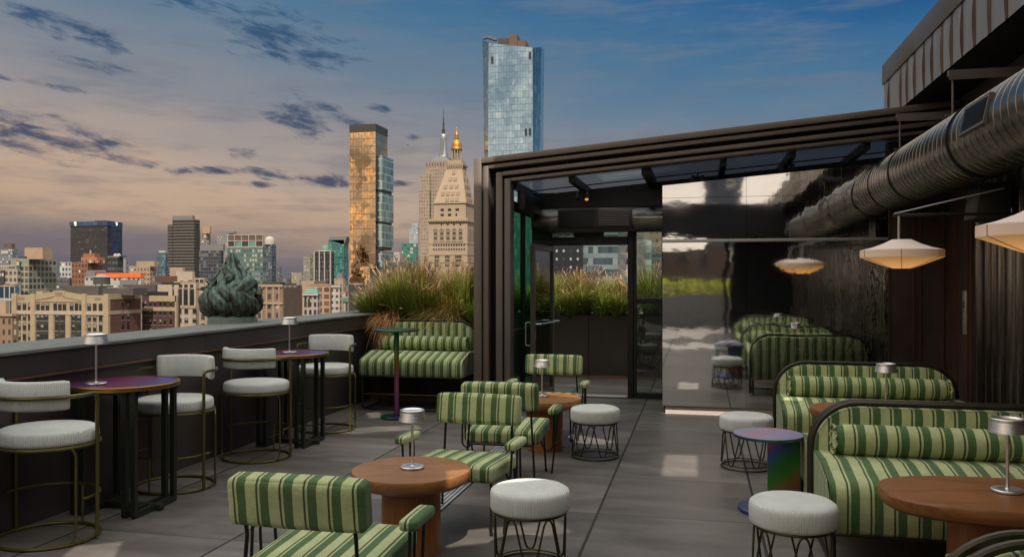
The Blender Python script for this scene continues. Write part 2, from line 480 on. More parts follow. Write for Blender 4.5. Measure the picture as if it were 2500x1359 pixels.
# ---- facades
def facade(name, wall, gl, pw, ph, a, b0, b1, grough=.15, gmetal=0.0, bright=.25, wvar=.12, blind=(.5,.45,.36), tilt=.0, oz=0.0, wrough=.85, ox=0.0, gvar=.4, smooth_tilt=0.0, sscale=.05):
    m, N, b, _ = newmat(name)
    tcn = N.n('ShaderNodeTexCoord'); tc = tcn.outputs['Object']
    x, y, z = N.sep(tc); nx, ny, nz = N.sep(tcn.outputs['Normal'])
    side = N.m('GREATER_THAN', N.m('ABSOLUTE', nx), .72)
    h = N.m('ADD', N.m('MULTIPLY', side, y), N.m('MULTIPLY', N.m('SUBTRACT', 1, side), x))
    th = N.m('DIVIDE', N.m('ADD', h, 1000*pw + ox), pw); tz = N.m('DIVIDE', N.m('ADD', z, 50*ph + oz), ph)
    fh = N.m('FRACT', th); fz = N.m('FRACT', tz)
    w = N.m('MULTIPLY', N.m('GREATER_THAN', fh, a), N.m('LESS_THAN', fh, 1-a))
    w = N.m('MULTIPLY', w, N.m('MULTIPLY', N.m('GREATER_THAN', fz, b0), N.m('LESS_THAN', fz, b1)))
    w = N.m('MULTIPLY', w, N.m('LESS_THAN', N.m('ABSOLUTE', nz), .5))
    wn = N.n('ShaderNodeTexWhiteNoise', noise_dimensions='3D')
    N.put(wn.inputs['Vector'], N.comb(N.m('FLOOR', th), N.m('FLOOR', tz), side))
    r = wn.outputs['Value']
    wall = tuple(q*.72 for q in wall)
    glc = N.vm('SCALE', N.comb(*gl), scale=N.mapr(r, 0, 1, 1-gvar, 1+gvar))
    glc = N.mix(N.m('GREATER_THAN', r, 1-bright), glc, tuple(c for c in blind))
    n1 = N.noise(tc, .12, 5, .6); n2 = N.noise(N.vm('MULTIPLY', tc, (1,1,.15)), .9, 3)
    wc = N.vm('SCALE', N.comb(*wall), scale=N.m('MULTIPLY', N.mapr(n1, .3, .7, 1-wvar, 1+wvar), N.mapr(n2, .3, .7, .93, 1.07)))
    c = N.mix(w, wc, glc)
    nrm = None
    if tilt:
        g = N.n('ShaderNodeNewGeometry').outputs['Normal']
        d = N.vm('SCALE', N.vm('SUBTRACT', wn.outputs['Color'], (.5,.5,.5)), scale=tilt)
        nn = N.noise(tc, sscale, 4, .6, out=1)
        d = N.vm('ADD', d, N.vm('SCALE', N.vm('SUBTRACT', nn, (.5,.5,.5)), scale=smooth_tilt or tilt*2.0))
        nrm = N.vm('NORMALIZE', N.vm('ADD', g, N.vm('SCALE', d, scale=w)))
    if not tilt: nrm = N.bump(N.m('SUBTRACT', 1, w), .35, .8)
    P(N, b, c, N.m('ADD', N.m('MULTIPLY', w, grough-wrough), wrough), N.m('MULTIPLY', w, gmetal), nrm, .5)
    return m

# ================================================================== WORLD, SUN, CAMERA
SUN_EL = R(50)
SUNH = Vector((.31, -.95, 0)).normalized()          # horizontal direction towards the sun (behind, left)
SUND = Vector((SUNH.x*math.cos(SUN_EL), SUNH.y*math.cos(SUN_EL), math.sin(SUN_EL)))

def world():
    w = bpy.data.worlds.new('World'); scene.world = w; w.use_nodes = True
    t = w.node_tree; t.nodes.clear(); N = NT(t)
    out = N.n('ShaderNodeOutputWorld'); bg = N.n('ShaderNodeBackground')
    t.links.new(bg.outputs[0], out.inputs[0])
    d = N.n('ShaderNodeTexCoord').outputs['Generated']
    x, y, z = N.sep(d)
    fwd = N.vm('DOT_PRODUCT', d, (-SN, CS, 0)); rgt = N.vm('DOT_PRODUCT', d, (CS, SN, 0))
    # dusk gradient: blue aloft and to the north-east, peach low in the west, grey-mauve at the horizon
    soft = N.noise(N.vm('MULTIPLY', d, (3,3,14)), 1.5, 5, .6)
    s = N.m('ADD', N.m('ADD', N.m('MULTIPLY', z, 2.3), N.m('MULTIPLY', rgt, .36)), .13)
    s = N.m('ADD', s, N.m('MULTIPLY', N.m('SUBTRACT', soft, .5), .22))
    s = N.m('MULTIPLY', N.m('ADD', s, .2), 1/1.2)
    grad = N.ramp(s, [(.0, srgb(90,94,106)), (.13, srgb(104,102,108)), (.21, srgb(146,130,122)), (.29, srgb(188,160,136)), (.37, srgb(192,166,144)), (.45, srgb(172,157,147)),
                      (.56, srgb(140,140,146)), (.70, srgb(106,128,148)), (.82, srgb(76,116,148)), (.93, srgb(50,100,146)), (1, srgb(38,88,138))])
    hz = N.mapr(N.m('ADD', z, N.m('MULTIPLY', N.m('SUBTRACT', soft, .5), .05)), .0, .085, .85, 0, True)
    grad = N.mix(hz, grad, srgb(94,97,110))
    # streaky clouds at their bearings and heights
    az = N.m('ARCTAN2', x, y); el = N.m('ARCSINE', z)
    clouds = [(160,66,115,24,.22),(690,92,140,52,.22),(740,135,60,30,.3),(235,160,75,10,.15),(715,285,85,30,.35),(815,278,70,15,.42),(100,332,165,36,.17),
              (340,393,60,11,.2),(500,415,52,10,-.05),(690,430,120,11,.08),(800,442,70,15,-.08),(590,376,32,12,0),(470,4,130,16,.05),(1015,335,26,6,0),
              (930,265,30,8,.1),(60,200,90,6,.1),(600,450,60,6,0),(960,447,40,6,0)]
    tot = None
    for (u, v, hw, hh, sl) in clouds:
        a0 = azim(u); e0 = math.atan((680-v)/math.hypot(FPX, u-1250))
        dx = N.m('SUBTRACT', az, a0)
        dy = N.m('MULTIPLY_ADD', dx, sl, N.m('SUBTRACT', el, e0))
        hw *= 1.12; hh *= 1.15
        q = N.m('MULTIPLY', dx, FPX/hw); q = N.m('MULTIPLY', q, q)
        p = N.m('MULTIPLY', dy, FPX/hh); p = N.m('MULTIPLY', p, p)
        mk = N.m('SUBTRACT', 1, N.m('ADD', q, p))
        tot = mk if tot is None else N.m('MAXIMUM', tot, mk)
    tot = N.m('MAXIMUM', tot, -1.4)
    cv = N.comb(N.m('MULTIPLY', az, 22), N.m('MULTIPLY_ADD', az, 12, N.m('MULTIPLY', el, 75)), 0)
    cn = N.noise(cv, 1.1, 7, .64, dist=.3)
    dens = N.mapr(N.m('ADD', N.m('MULTIPLY', tot, .55), N.m('MULTIPLY', N.m('SUBTRACT', cn, .5), 4.2)), -.15, 1.0, 0, 1, True)
    wis = N.mapr(N.noise(N.comb(N.m('MULTIPLY', az, 5), N.m('MULTIPLY', el, 30), 3), 1.3, 6, .65), .44, .70, 0, .55, True)
    grad = N.mix(wis, grad, N.mix(N.mapr(el, .05, .30), srgb(122,110,116), srgb(108,124,142)))
    ccol = N.mix(N.mapr(el, .08, .30), srgb(66,70,94), srgb(48,84,118))
    front = N.mix(N.m('MULTIPLY', dens, .92), grad, ccol)
    # the sky behind the terrace: bright broken cloud, warm towards the sun
    bn = N.noise(N.vm('MULTIPLY', d, (2,2,5)), 1.6, 6, .6)
    back = N.ramp(bn, [(.38, (.30,.33,.38)), (.5, (.66,.63,.60)), (.60, (1.05,.93,.80))])
    low = N.mapr(el, .0, .35)
    back = N.mix(low, N.mix(.25, back, (.66,.50,.40)), back)
    glow = N.m('MULTIPLY', N.mapr(N.vm('DOT_PRODUCT', d, tuple(Vector((-.76,-.64,.08)).normalized())), .83, .98, 0, 1, True), N.mapr(bn, .40, .62, .15, 1))
    back = N.mix(glow, back, (1.9,1.20,.58))
    horiz = N.mix(N.mapr(fwd, -.25, .25, 1, 0, True), front, back)
    # overhead: Nishita daylight plus a bright veil of high cloud
    sky = N.n('ShaderNodeTexSky', sky_type='NISHITA', sun_disc=False)
    sky.sun_elevation = SUN_EL; sky.sun_rotation = math.atan2(SUNH.x, SUNH.y)
    nis = N.vm('SCALE', sky.outputs[0], scale=.06)
    veil = N.vm('ADD', N.vm('SCALE', nis, scale=.7), (1.50,1.43,1.31))
    top = N.mix(N.mapr(el, R(23), R(50), 0, 1, True), horiz, veil)
    below = N.mix(N.mapr(z, -.06, 0, 1, 0), top, (.10,.095,.09))
    N.put(bg.inputs[0], below); bg.inputs[1].default_value = 1.0
world()

sun = bpy.data.lights.new('sun', 'SUN'); sun.energy = 5.0; sun.angle = R(.12); sun.color = (1.0,.90,.80)
so = bpy.data.objects.new('sun', sun); col.objects.link(so)
so.rotation_euler = SUND.to_track_quat('Z', 'Y').to_euler()

cam = bpy.data.cameras.new('camera'); cam.sensor_width = 36; cam.lens = 36*FPX/2500
cam.clip_start = .05; cam.clip_end = 60000
co = bpy.data.objects.new('camera', cam); col.objects.link(co)
co.location = (0,0,EYE); co.rotation_euler = (PI/2, 0, YAW)
scene.camera = co
scene.view_settings.view_transform = 'Standard'; scene.view_settings.look = 'None'
scene.view_settings.exposure = 0; scene.view_settings.gamma = 1
try:
    scene.cycles.max_bounces = 8; scene.cycles.transparent_max_bounces = 12
    scene.cycles.sample_clamp_indirect = 6; scene.cycles.use_denoising = True
    scene.cycles.caustics_reflective = False; scene.cycles.caustics_refractive = False
except Exception: pass
# ================================================================== TERRACE SETTING
g = MB().box(-4.40, 2.78, -9, 15.6, -.25, 0)
tag(g.build('terrace_floor', M['tiles'], smooth=False), kind='structure')

# steel drain grating let into the floor
def drain():
    t = thing('drain_grating', 'long silver steel drain grating let into the floor beneath the striped chairs', 'drain grating', (-1.86, 6.0, 0))
    f = MB(); f.box(-.075,.075,-3.0,4.0,.002,.006)
    f.build('channel', M['gasket'], t, False)
    b = MB()
    for i in range(5):
        x = -.064 + i*.032
        b.box(x-.010, x+.010, -3.0, 4.0, .0065, .011)
    b.build('grate_bars', M['grate_steel'], t, False)
drain()

# ------------------------------------------------------------------ parapet
def parapet():
    t = thing('parapet_wall', 'long dark brown metal parapet wall with pale coping along the left edge', 'parapet wall', (-4.4, 5, 0))
    y0, y1 = -11, 7.2
    lo = MB()
    y = y0
    while y < y1:
        e = min(y+1.86, y1); lo.box(-.30, .02, y+.002, e-.002, -.2, .985); y += 1.86
    lo.build('lower_panel', M['parapet_panel'], t, bevel=.003, seg=1)
    up = MB(); y = y0+.6
    while y < y1:
        e = min(y+2.4, y1); up.box(-.28, .055, y+.002, e-.002, 1.004, 1.150); y += 2.4
    up.build('upper_panel', M['parapet_panel'], t, bevel=.003, seg=1)
    MB().box(-.27,.060,y0,y1,.986,1.003).build('copper_trim', M['copper_trim'], t, False)
    cp = MB(); y = y0
    while y < y1:
        e = min(y+2.9, y1)
        cp.hexa([(-.60,y+.003,1.152),(.075,y+.003,1.152),(.075,e-.003,1.152),(-.60,e-.003,1.152)],
                [(-.60,y+.003,1.172),(.075,y+.003,1.178),(.075,e-.003,1.178),(-.60,e-.003,1.172)]); y += 2.9
    cp.build('coping', M['coping'], t, bevel=.006, seg=2)
    MB().box(-.64,-.31,y0,y1,-.2,1.149).build('outer_face', M['coping'], t, False)
parapet()

# ------------------------------------------------------------------ bronze flame finial beyond the parapet
def finial():
    t = thing('flame_finial', 'green weathered bronze flame shaped rooftop ornament standing on the parapet', 'rooftop ornament', (-4.96, 8.03, 1.145))
    MB().box(-.36,.34,-.36,.36,-.6,.0).build('plinth', M['coping'], t, bevel=.01)
    pr = [(.25,.0),(.26,.01),(.26,.075),(.245,.09),(.20,.115)]
    MB().lathe(pr, 40).build('collar', M['patina'], t, ang=40)
    prof = [(.0,.165),(.05,.225),(.12,.272),(.20,.292),(.30,.288),(.40,.262),(.50,.222),(.60,.172),(.68,.128),(.76,.088),(.84,.060),(.91,.048),(.96,.026),(1,.006)]
    H = .69; Z0 = .10
    def rad(u):
        u = max(0, min(1, u))
        for (a,ra),(b,rb) in zip(prof, prof[1:]):
            if u <= b: return ra+(rb-ra)*(u-a)/(b-a)
        return .006
    mb = MB()
    n, m = 90, 60; vs, fs = [], []
    for j in range(m+1):
        u = j/m
        for i in range(n):
            a = 2*PI*i/n
            r = max(.004, rad(u)*.90*(1+.05*math.cos(7*a+2.5*math.sin(5*u))+.025*math.cos(17*a-4*u)))
            vs.append((r*math.cos(a)-.02*u*u, r*math.sin(a), Z0+u*H))
    for j in range(m):
        for i in range(n):
            k = (i+1) % n; fs.append((j*n+i, j*n+k, (j+1)*n+k, (j+1)*n+i))
    mb.add(vs, fs)
    rng = random.Random(4)
    def lock(a0, u0, u1, W, amp, ph, curl, turn):
        K = 34; S = 18; P_ = []
        for k in range(K+1):
            t_ = k/K; u = u0+(u1-u0)*t_
            a = a0 + amp*math.sin(2*PI*(t_*.85+ph)) + turn*t_*t_
            e = max(0, (t_-.72)/.28)
            r = rad(u)*(.955+.05*math.sin(PI*min(1,t_*1.3))) + curl*e*e
            z = Z0+u*H - .045*e**3 + .02*e
            P_.append(Vector((r*math.cos(a)-.02*u*u, r*math.sin(a), z)))
        vs, fs = [], []
        for k, p_ in enumerate(P_):
            t_ = k/K
            tg = (P_[min(K,k+1)]-P_[max(0,k-1)]).normalized()
            outv = Vector((p_.x, p_.y, .0)).normalized(); outv = (outv-tg*outv.dot(tg)).normalized()
            sd = tg.cross(outv)
            sc = (.55+.45*math.sin(PI*min(1,.15+t_*.9)))*(1-max(0,(t_-.62)/.38)**1.6*.93)
            w = W*sc; h = W*.62*sc
            for q in range(S):
                th = 2*PI*q/S
                ridge = 1+.16*math.cos(3*th*2) if math.sin(th) > 0 else 1
                vs.append(p_+sd*(w*math.cos(th))+outv*(h*math.sin(th)*ridge))
        for k in range(K):
            for q in range(S):
                l = (q+1) % S; fs.append((k*S+q, k*S+l, (k+1)*S+l, (k+1)*S+q))
        fs.append(tuple(reversed(range(S)))); fs.append(tuple(range(K*S, (K+1)*S)))
        mb.add(vs, fs)
    coh = lambda a: .12+.10*math.sin(2*a+.7)
    N1 = 12
    for i in range(N1):
        a = 2*PI*i/N1 + rng.uniform(-.12,.12)
        lock(a, .0, rng.uniform(.38,.62), rng.choice((.055,.075,.095)), rng.uniform(.18,.34), coh(a), rng.uniform(.06,.15), rng.uniform(-.3,.5))
    for i in range(7):
        a = 2*PI*(i+.4)/7 + rng.uniform(-.25,.25)
        lock(a, rng.uniform(.18,.34), rng.uniform(.60,.80), rng.choice((.05,.07,.085)), rng.uniform(.2,.42)*(-1 if i % 3 == 0 else 1), coh(a)+.15, rng.uniform(.07,.16), rng.uniform(-.5,.6))
    for i in range(4):
        a = 2*PI*(i+.2)/4 + rng.uniform(-.3,.3)
        lock(a, rng.uniform(.46,.56), rng.uniform(.80,.92), .056, rng.uniform(.2,.4)*(-1 if i % 2 == 0 else 1), rng.uniform(0,.2), rng.uniform(.05,.11), rng.uniform(-.5,.6))
    for i in range(3):
        lock(2*PI*(i+.3)/3, .64, rng.uniform(.94,1.04), .038, .3, rng.uniform(0,.3), .03, rng.uniform(-.3,.6))
    mb.build('flame', M['patina'], t, ang=80)
finial()

# ------------------------------------------------------------------ counter tables by the parapet
def counter_table(loc):
    t = thing('counter_table', 'round counter table with reddish purple grid top, nearest along the parapet', 'counter table', loc, R(2), 'counter tables with purple tops by the parapet')
    MB().lathe([(0,.880),(.345,.880),(.352,.884),(.352,.904),(0,.904)], 64).build('tabletop', M['iri_purple'], t, ang=30)
    MB().lathe([(.3525,.876),(.367,.876),(.370,.882),(.370,.905),(.365,.909),(.3525,.909),(.3525,.876)], 64, caps=False).build('brass_rim', M['brass'], t, ang=30)
    for (px, ry) in ((-.235,0),(-.165,0),(.165,0),(.235,0)):
        U = [(-.245,.877),(-.245,.016),(-.233,.004),(.233,.004),(.245,.016),(.245,.877),(.207,.877),(.207,.044),(-.207,.044),(-.207,.877)]
        MB().hexa([(px-.017,y,z) for y, z in U], [(px+.017,y,z) for y, z in U]).build('leg_frame', M['green_steel'], t, False)
    for bx in ((-.30,.30,-.025,.025,.0035,.047),(-.30,.30,-.20,-.16,.84,.874),(-.30,.30,.16,.20,.84,.874)): MB().box(*bx).build('cross_bar', M['green_steel'], t, bevel=.004)
    return t
ct = counter_table((-4.03, 5.13, 0))
dup(ct, 'round counter table with bluish purple grid top, further along the parapet', (-3.99, 7.52, 0))

# ------------------------------------------------------------------ white counter chairs (local: sitter faces +y)
def counter_chair(loc, rz):
    t = thing('counter_chair', 'white ribbed counter chair cut off by the left picture edge, showing its back', 'counter chair', loc, rz, 'white counter chairs by the parapet')
    MB().lathe([(0,.706),(.20,.709),(.272,.706),(.293,.697),(.301,.681),(.302,.640),(.299,.624),(.290,.616),(0,.615)], 56, sy=.92).build('seat', M['corduroy'], t, ang=60)
    # curved backrest pad
    n, a0, a1, r0, r1 = 30, R(270-67), R(270+67), .252, .303
    sec = [(r0+.010,.845),(r1-.010,.843),(r1-.001,.856),(r1+.002,.93),(r1-.002,1.008),(r1-.011,1.022),(r0+.010,1.021),(r0+.001,1.008),(r0-.003,.93),(r0+.001,.856)]
    vs, fs = [], []; k = len(sec)
    for i in range(n+1):
        a = a0+(a1-a0)*i/n
        sh = 1.0 if 1 <= i <= n-1 else .93
        for (r, z) in sec:
            rm = (r0+r1)/2
            rr = rm + (r-rm)*(1 if sh == 1 else .6); zz = .934 + (z-.934)*sh
            vs.append((rr*math.cos(a), rr*math.sin(a)*.96, zz))
    for i in range(n):
        for j in range(k):
            l = (j+1) % k
            fs.append((i*k+j, (i+1)*k+j, (i+1)*k+l, i*k+l))
    fs.append(tuple(range(k))); fs.append(tuple(reversed(range(n*k, (n+1)*k))))
    MB().add(vs, fs).build('backrest', M['corduroy'], t, ang=70)
    tb = M['olive_tube']
    MB().tube(arc(0,0,.3,0,2*PI,56,.606,.305,.285)[:-1], .0115, 8, True).build('seat_ring', tb, t)
    MB().tube(arc(0,0,.3,0,2*PI,56,.012,.305,.285)[:-1], .0115, 8, True).build('floor_ring', tb, t)
    f = MB().tube(arc(0,0,.3,R(-8),R(188),34,.275,.300,.285), .0085, 8)
    f.tube([(0,.285,.275),(0,.285,.015)], .0085, 8)
    f.build('footrest', tb, t)
    # arm rail running round the back and down both sides to the floor
    path = []
    lx, ly = .318, .06
    pts = [(-lx,ly,.012)]
    pts += [(-lx,ly,.90)]
    back = arc(0,0,.3,R(180),R(360),26,.925,.318,.306)
    path = rounded([(-lx,ly,.012),(-lx,ly,.925),(-lx,-.02,.925)], .06, 6) + [Vector(p) for p in back] + rounded([(lx,-.02,.925),(lx,ly,.925),(lx,ly,.012)], .06, 6)
    cl = [path[0]]
    for p in path[1:]:
        if (p-cl[-1]).length > .004: cl.append(p)
    MB().tube(cl, .0125, 8).build('arm_rail', tb, t)
    for sx in (-1, 1):
        MB().tube(rounded([(sx*.29,-.12,.012),(sx*.303,-.10,.06),(sx*.303,-.10,.565),(sx*.285,-.12,.604)], .03, 4), .0085, 8).build('leg', tb, t)
    return t
cc = counter_chair((-4.05, 4.44, 0), R(-2))
dup(cc, 'white ribbed counter chair facing the camera across the nearer purple table', (-4.07, 5.76, 0), R(176))
dup(cc, 'white ribbed counter chair showing its back, in front of the further purple table', (-3.99, 6.86, 0), R(-3))
dup(cc, 'white ribbed counter chair facing the camera, beyond the further purple table', (-3.99, 8.30, 0), R(178))

# ------------------------------------------------------------------ table lamps
def table_lamp(loc, label):
    t = thing('table_lamp', label, 'table lamp', loc, 0, 'aluminium table lamps')
    MB().lathe([(0,0),(.068,0),(.072,.003),(.072,.011),(.068,.014),(.012,.016),(.009,.02),(0,.02)], 40).build('base', M['aluminium'], t, ang=30)
    MB().lathe([(.0075,.016),(.0075,.30),(.010,.31)], 14).build('stem', M['aluminium'], t)
    MB().lathe([(.0,.300),(.058,.302),(.080,.286),(.0835,.288),(.072,.338),(.070,.340),(.0735,.343),(.0735,.352),(.070,.355),(.064,.353),(.058,.348),(0,.347)], 48).build('shade', M['aluminium'], t, ang=30)
    return t
lp = table_lamp((-4.14, 4.97, .906), 'aluminium table lamp on the nearer purple counter table')
dup(lp, 'aluminium table lamp on the further purple counter table', (-4.00, 7.50, .906))
dup(lp, 'aluminium table lamp on the nearer round wooden table among the striped chairs', (-1.70, 4.72, .500))
dup(lp, 'small looking aluminium table lamp on the further round wooden table', (-1.50, 7.88, .500))
dup(lp, 'aluminium table lamp on the oval wooden table before the further right sofa', (1.45, 7.02, .620))
dup(lp, 'aluminium table lamp on the oval wooden table at the right picture edge', (1.455, 4.40, .620))

# ------------------------------------------------------------------ round wooden tables
def wood_table(loc):
    t = thing('round_wood_table', 'low round wooden pedestal table, nearer of the two among the striped chairs', 'wooden table', loc, R(20), 'low round wooden tables')
    MB().lathe([(0,.405),(.25,.405),(.31,.413),(.342,.430),(.356,.452),(.358,.490),(.354,.4985),(0,.4985)], 72).build('tabletop', M['wood_top'], t, ang=32)
    MB().lathe([(.175,.0),(.178,.004),(.178,.404)], 56).build('pedestal', M['wood_ped'], t)
    return t
wt = wood_table((-1.70, 4.70, 0))
dup(wt, 'low round wooden pedestal table, further of the two, beside the white stool', (-1.46, 7.80, 0), R(-15))

def oval_table(loc):
    t = thing('oval_wood_table', 'oval wooden pedestal table cut off by the right picture edge', 'wooden table', loc, 0, 'oval wooden tables between the sofas')
    def oval(prof, sx, sy, n=80):
        vs, fs = [], []
        for (k, z) in prof:
            for i in range(n):
                a = 2*PI*i/n
                c, s = math.cos(a), math.sin(a)
                e = .78
                vs.append(((sx+k)*math.copysign(abs(c)**e, c), (sy+k)*math.copysign(abs(s)**e, s), z))
        for j in range(len(prof)-1):
            for i in range(n):
                q = (i+1) % n; fs.append((j*n+i, j*n+q, (j+1)*n+q, (j+1)*n+i))
        fs.append(tuple(reversed(range(n)))); fs.append(tuple(range((len(prof)-1)*n, len(prof)*n)))
        return MB().add(vs, fs)
    oval([(-.10,.528),(-.045,.534),(-.012,.552),(0,.574),(.001,.608),(-.005,.6185)], .64, .345).build('tabletop', M['wood_oval'], t, ang=32)
    oval([(0,0),(0,.527)], .33, .15).build('pedestal', M['wood_ped'], t)
    return t
ot = oval_table((1.51, 4.36, 0))
dup(ot, 'oval wooden pedestal table between the two right sofas', (1.51, 6.98, 0))

# ------------------------------------------------------------------ white stools with wire bases
def stool(loc):
    t = thing('wire_stool', 'white ribbed round stool nearest the camera in the middle of the terrace', 'stool', loc, 0, 'white round stools on wire bases')
    MB().lathe([(0,.462),(.17,.462),(.205,.457),(.224,.444),(.229,.425),(.229,.352),(.224,.338),(.212,.332),(0,.330)], 64).build('seat', M['corduroy'], t, ang=60)
    MB().tube(arc(0,0,.205,0,2*PI,48,.324)[:-1], .007, 8, True).build('top_ring', M['bronze_tube'], t)
    MB().tube(arc(0,0,.215,0,2*PI,48,.010)[:-1], .007, 8, True).tube(arc(0,0,.196,0,2*PI,48,.034)[:-1], .005, 8, True).build('floor_ring', M['bronze_tube'], t)
    pts = []; k = 6
    for i in range(k):
        for (da, z) in ((-.13,.286),(-.075,.310),(0,.319),(.075,.310),(.13,.286),(.5-.13,.068),(.5-.075,.042),(.5,.033),(.5+.075,.042),(.5+.13,.068)):
            a = 2*PI*(i+da)/k + .2
            r = .203 + .010*(1-z/.32)
            pts.append((r*math.cos(a), r*math.sin(a), z))
    MB().tube(pts, .0060, 8, True).build('wire_base', M['bronze_tube'], t)
    return t
st = stool((-.945, 4.60, 0))
dup(st, 'white ribbed round stool beside the further round wooden table', (-.942, 7.58, 0), R(15))
dup(st, 'white ribbed round stool behind the iridescent side table', (.402, 7.45, 0), R(8))
dup(st, 'white ribbed round stool in front of the striped right sofa, near the bottom edge', (.492, 4.64, 0), R(28))

# ------------------------------------------------------------------ iridescent tables
def side_table():
    t = thing('iridescent_side_table', 'low iridescent side table with mauve disc top on a rainbow plate beside the right sofa', 'side table', (.478, 6.09, 0))
    MB().lathe([(0,.528),(.236,.528),(.240,.531),(.240,.549),(0,.549)], 64).build('tabletop', M['iri_mauve'], t, ang=30)
    MB().lathe([(.2403,.527),(.2425,.530),(.2425,.546),(.2403,.5485),(.2403,.527)], 64, caps=False).build('rim', M['iri_green'], t, ang=30)
    MB().lathe([(0,0),(.205,0),(.21,.004),(.21,.024),(.205,.028),(0,.028)], 56).build('base', M['iri_blue'], t, ang=30)
    MB().box(-.004,.215,-.028,.028,.028,.528).build('plate', M['iri_plate'], t, bevel=.004)
side_table()
def tall_table():
    t = thing('tall_pedestal_table', 'tall slim iridescent pedestal table in front of the striped bench', 'pedestal table', (-3.50, 9.17, 0))
    MB().lathe([(0,1.026),(.262,1.026),(.270,1.034),(.270,1.046),(.266,1.049),(0,1.049)], 56).build('tabletop', M['iri_green'], t, ang=30)
    MB().lathe([(.030,.02),(.030,1.026)], 24).build('pole', M['iri_pole'], t)
    MB().lathe([(0,0),(.185,0),(.19,.004),(.19,.022),(.185,.026),(0,.026)], 56).build('base', M['iri_dark'], t, ang=30)
tall_table()

# ------------------------------------------------------------------ striped lounge chairs (local: sitter faces +y)
def lounge_chair(loc, rz):
    t = thing('lounge_chair', 'green striped lounge chair nearest the camera, seen from behind', 'lounge chair', loc, rz, 'green striped lounge chairs')
    rotS = Matrix.Rotation(R(2.5), 3, 'X')
    MB().cushion((0,.06,.385), (.60,.58,.105), .024, .010, rot=rotS).build('seat', M['stripe_x'], t, ang=60)
    rotB = Matrix.Rotation(R(8), 3, 'X')
    MB().cushion((0,-.288,.715), (.615,.10,.205), .021, .008, rot=rotB).build('backrest', M['stripe_x'], t, ang=60)
    for s in (-1, 1):
        MB().cushion((s*.385,.10,.562), (.085,.27,.050), .016, .004, n=10).build('armrest', M['stripe_x'], t, ang=60)
        a = MB()
        a.tube(rounded([(s*.385,.0,.540),(s*.385,-.02,.26),(s*.33,-.03,.235),(s*.28,-.03,.325)], .04, 4), .008, 8)
        a.tube([(s*.385,.19,.540),(s*.372,.20,.30),(s*.335,.215,.0)], .008, 8)
        a.tube(rounded([(s*.385,.06,.54),(s*.38,.07,.28),(s*.37,.20,.275)], .03, 4), .007, 8)
        a.build('arm_bracket', M['black_metal'], t)
        b = MB().tube([(s*.25,-.315,.72),(s*.25,-.275,.56),(s*.285,-.30,.0)], .009, 8)
        b.tube([(s*.285,-.30,.018),(s*.285,-.30,0)], .0125, 8)
        b.build('rear_leg', M['black_metal'], t)
        f = MB().tube([(s*.26,.25,.345),(s*.275,.29,0)], .009, 8).tube([(s*.274,.288,.018),(s*.275,.29,0)], .0125, 8)
        f.build('front_leg', M['black_metal'], t)
    fr = MB()
    fr.tube(rounded([(-.26,-.27,.325),(.26,-.27,.325),(.26,.27,.338),(-.26,.27,.338),(-.26,-.26,.325)], .03, 3), .009, 8)
    fr.build('seat_frame', M['black_metal'], t)
    return t
lc = lounge_chair((-1.635, 3.44, 0), R(0))
dup(lc, 'green striped lounge chair facing the camera behind the nearer round wooden table', (-1.56, 5.40, 0), R(177))
dup(lc, 'green striped lounge chair seen from behind in front of the further round wooden table', (-1.55, 6.62, 0), R(1))
dup(lc, 'green striped lounge chair facing the camera nearest the open glass door', (-1.54, 8.50, 0), R(180))

# ------------------------------------------------------------------ striped sofas (local: sitter faces -y, back plane at y=0)
def arch_pts(w, z0, z1, r, n=10):
    pts = [(-w, z0)]
    pts += [(-w + r - r*math.cos(PI/2*i/n), z1 - r + r*math.sin(PI/2*i/n)) for i in range(n+1)]
    pts += [(w - r + r*math.sin(PI/2*i/n), z1 - r + r*math.cos(PI/2*i/n)) for i in range(n+1)]
    pts += [(w, z0)]
    return pts
def seat_block(w, y0, y1, zb, zt, drop, parent, sgn=-1, fab=None):
    fab = fab or M['stripe_sofa']
    # profile in (y,z), front is towards sgn*y
    d = y1-y0
    prof = [(0,zb),(d-.02,zb),(d,zb+.02)]
    fz = zt-drop
    k = 7
    for i in range(k+1):
        a = PI/2*i/k
        prof.append((d-.075+.075*math.cos(a), fz-.075+.075*math.sin(a) + .0*i))
    prof += [(d*.45, zt+.006), (0, zt)]
    b = MB(); vs = []; n = len(prof)
    xs = [-w, -w+.018, -w*.5, 0, w*.5, w-.018, w]
    for x in xs:
        e = 1 if abs(x) < w-.001 else .965
        for (y, z) in prof:
            zc = (zb+zt)/2
            vs.append((x, sgn*(y0 + y*(1 if e == 1 else .985)), zc + (z-zc)*e))
    fs = []
    for i in range(len(xs)-1):
        for j in range(n):
            l = (j+1) % n
            q = (i*n+j, (i+1)*n+j, (i+1)*n+l, i*n+l)
            fs.append(q if sgn > 0 else tuple(reversed(q)))
    o = b.add(vs, fs).build('seat', fab, parent, ang=50)
    for s in (-1, 1):
        c = MB(); vs = [(s*(w+.010*(1-abs(2*j/n-1))), sgn*(y0+y*.985), (zb+zt)/2 + (z-(zb+zt)/2)*.965) for j, (y, z) in enumerate(prof)]
        c.add(vs, [tuple(range(n)) if s*sgn > 0 else tuple(reversed(range(n)))])
        c.build('side_panel', M['stripe_y'], parent, smooth=False)
        pw = [(s*(w-.004), sgn*(y0+y*.992), (zb+zt)/2 + (z-(zb+zt)/2)*.985) for (y, z) in prof]
        MB().tube(pw, .0055, 6, True).build('piping', fab, parent)
    return o
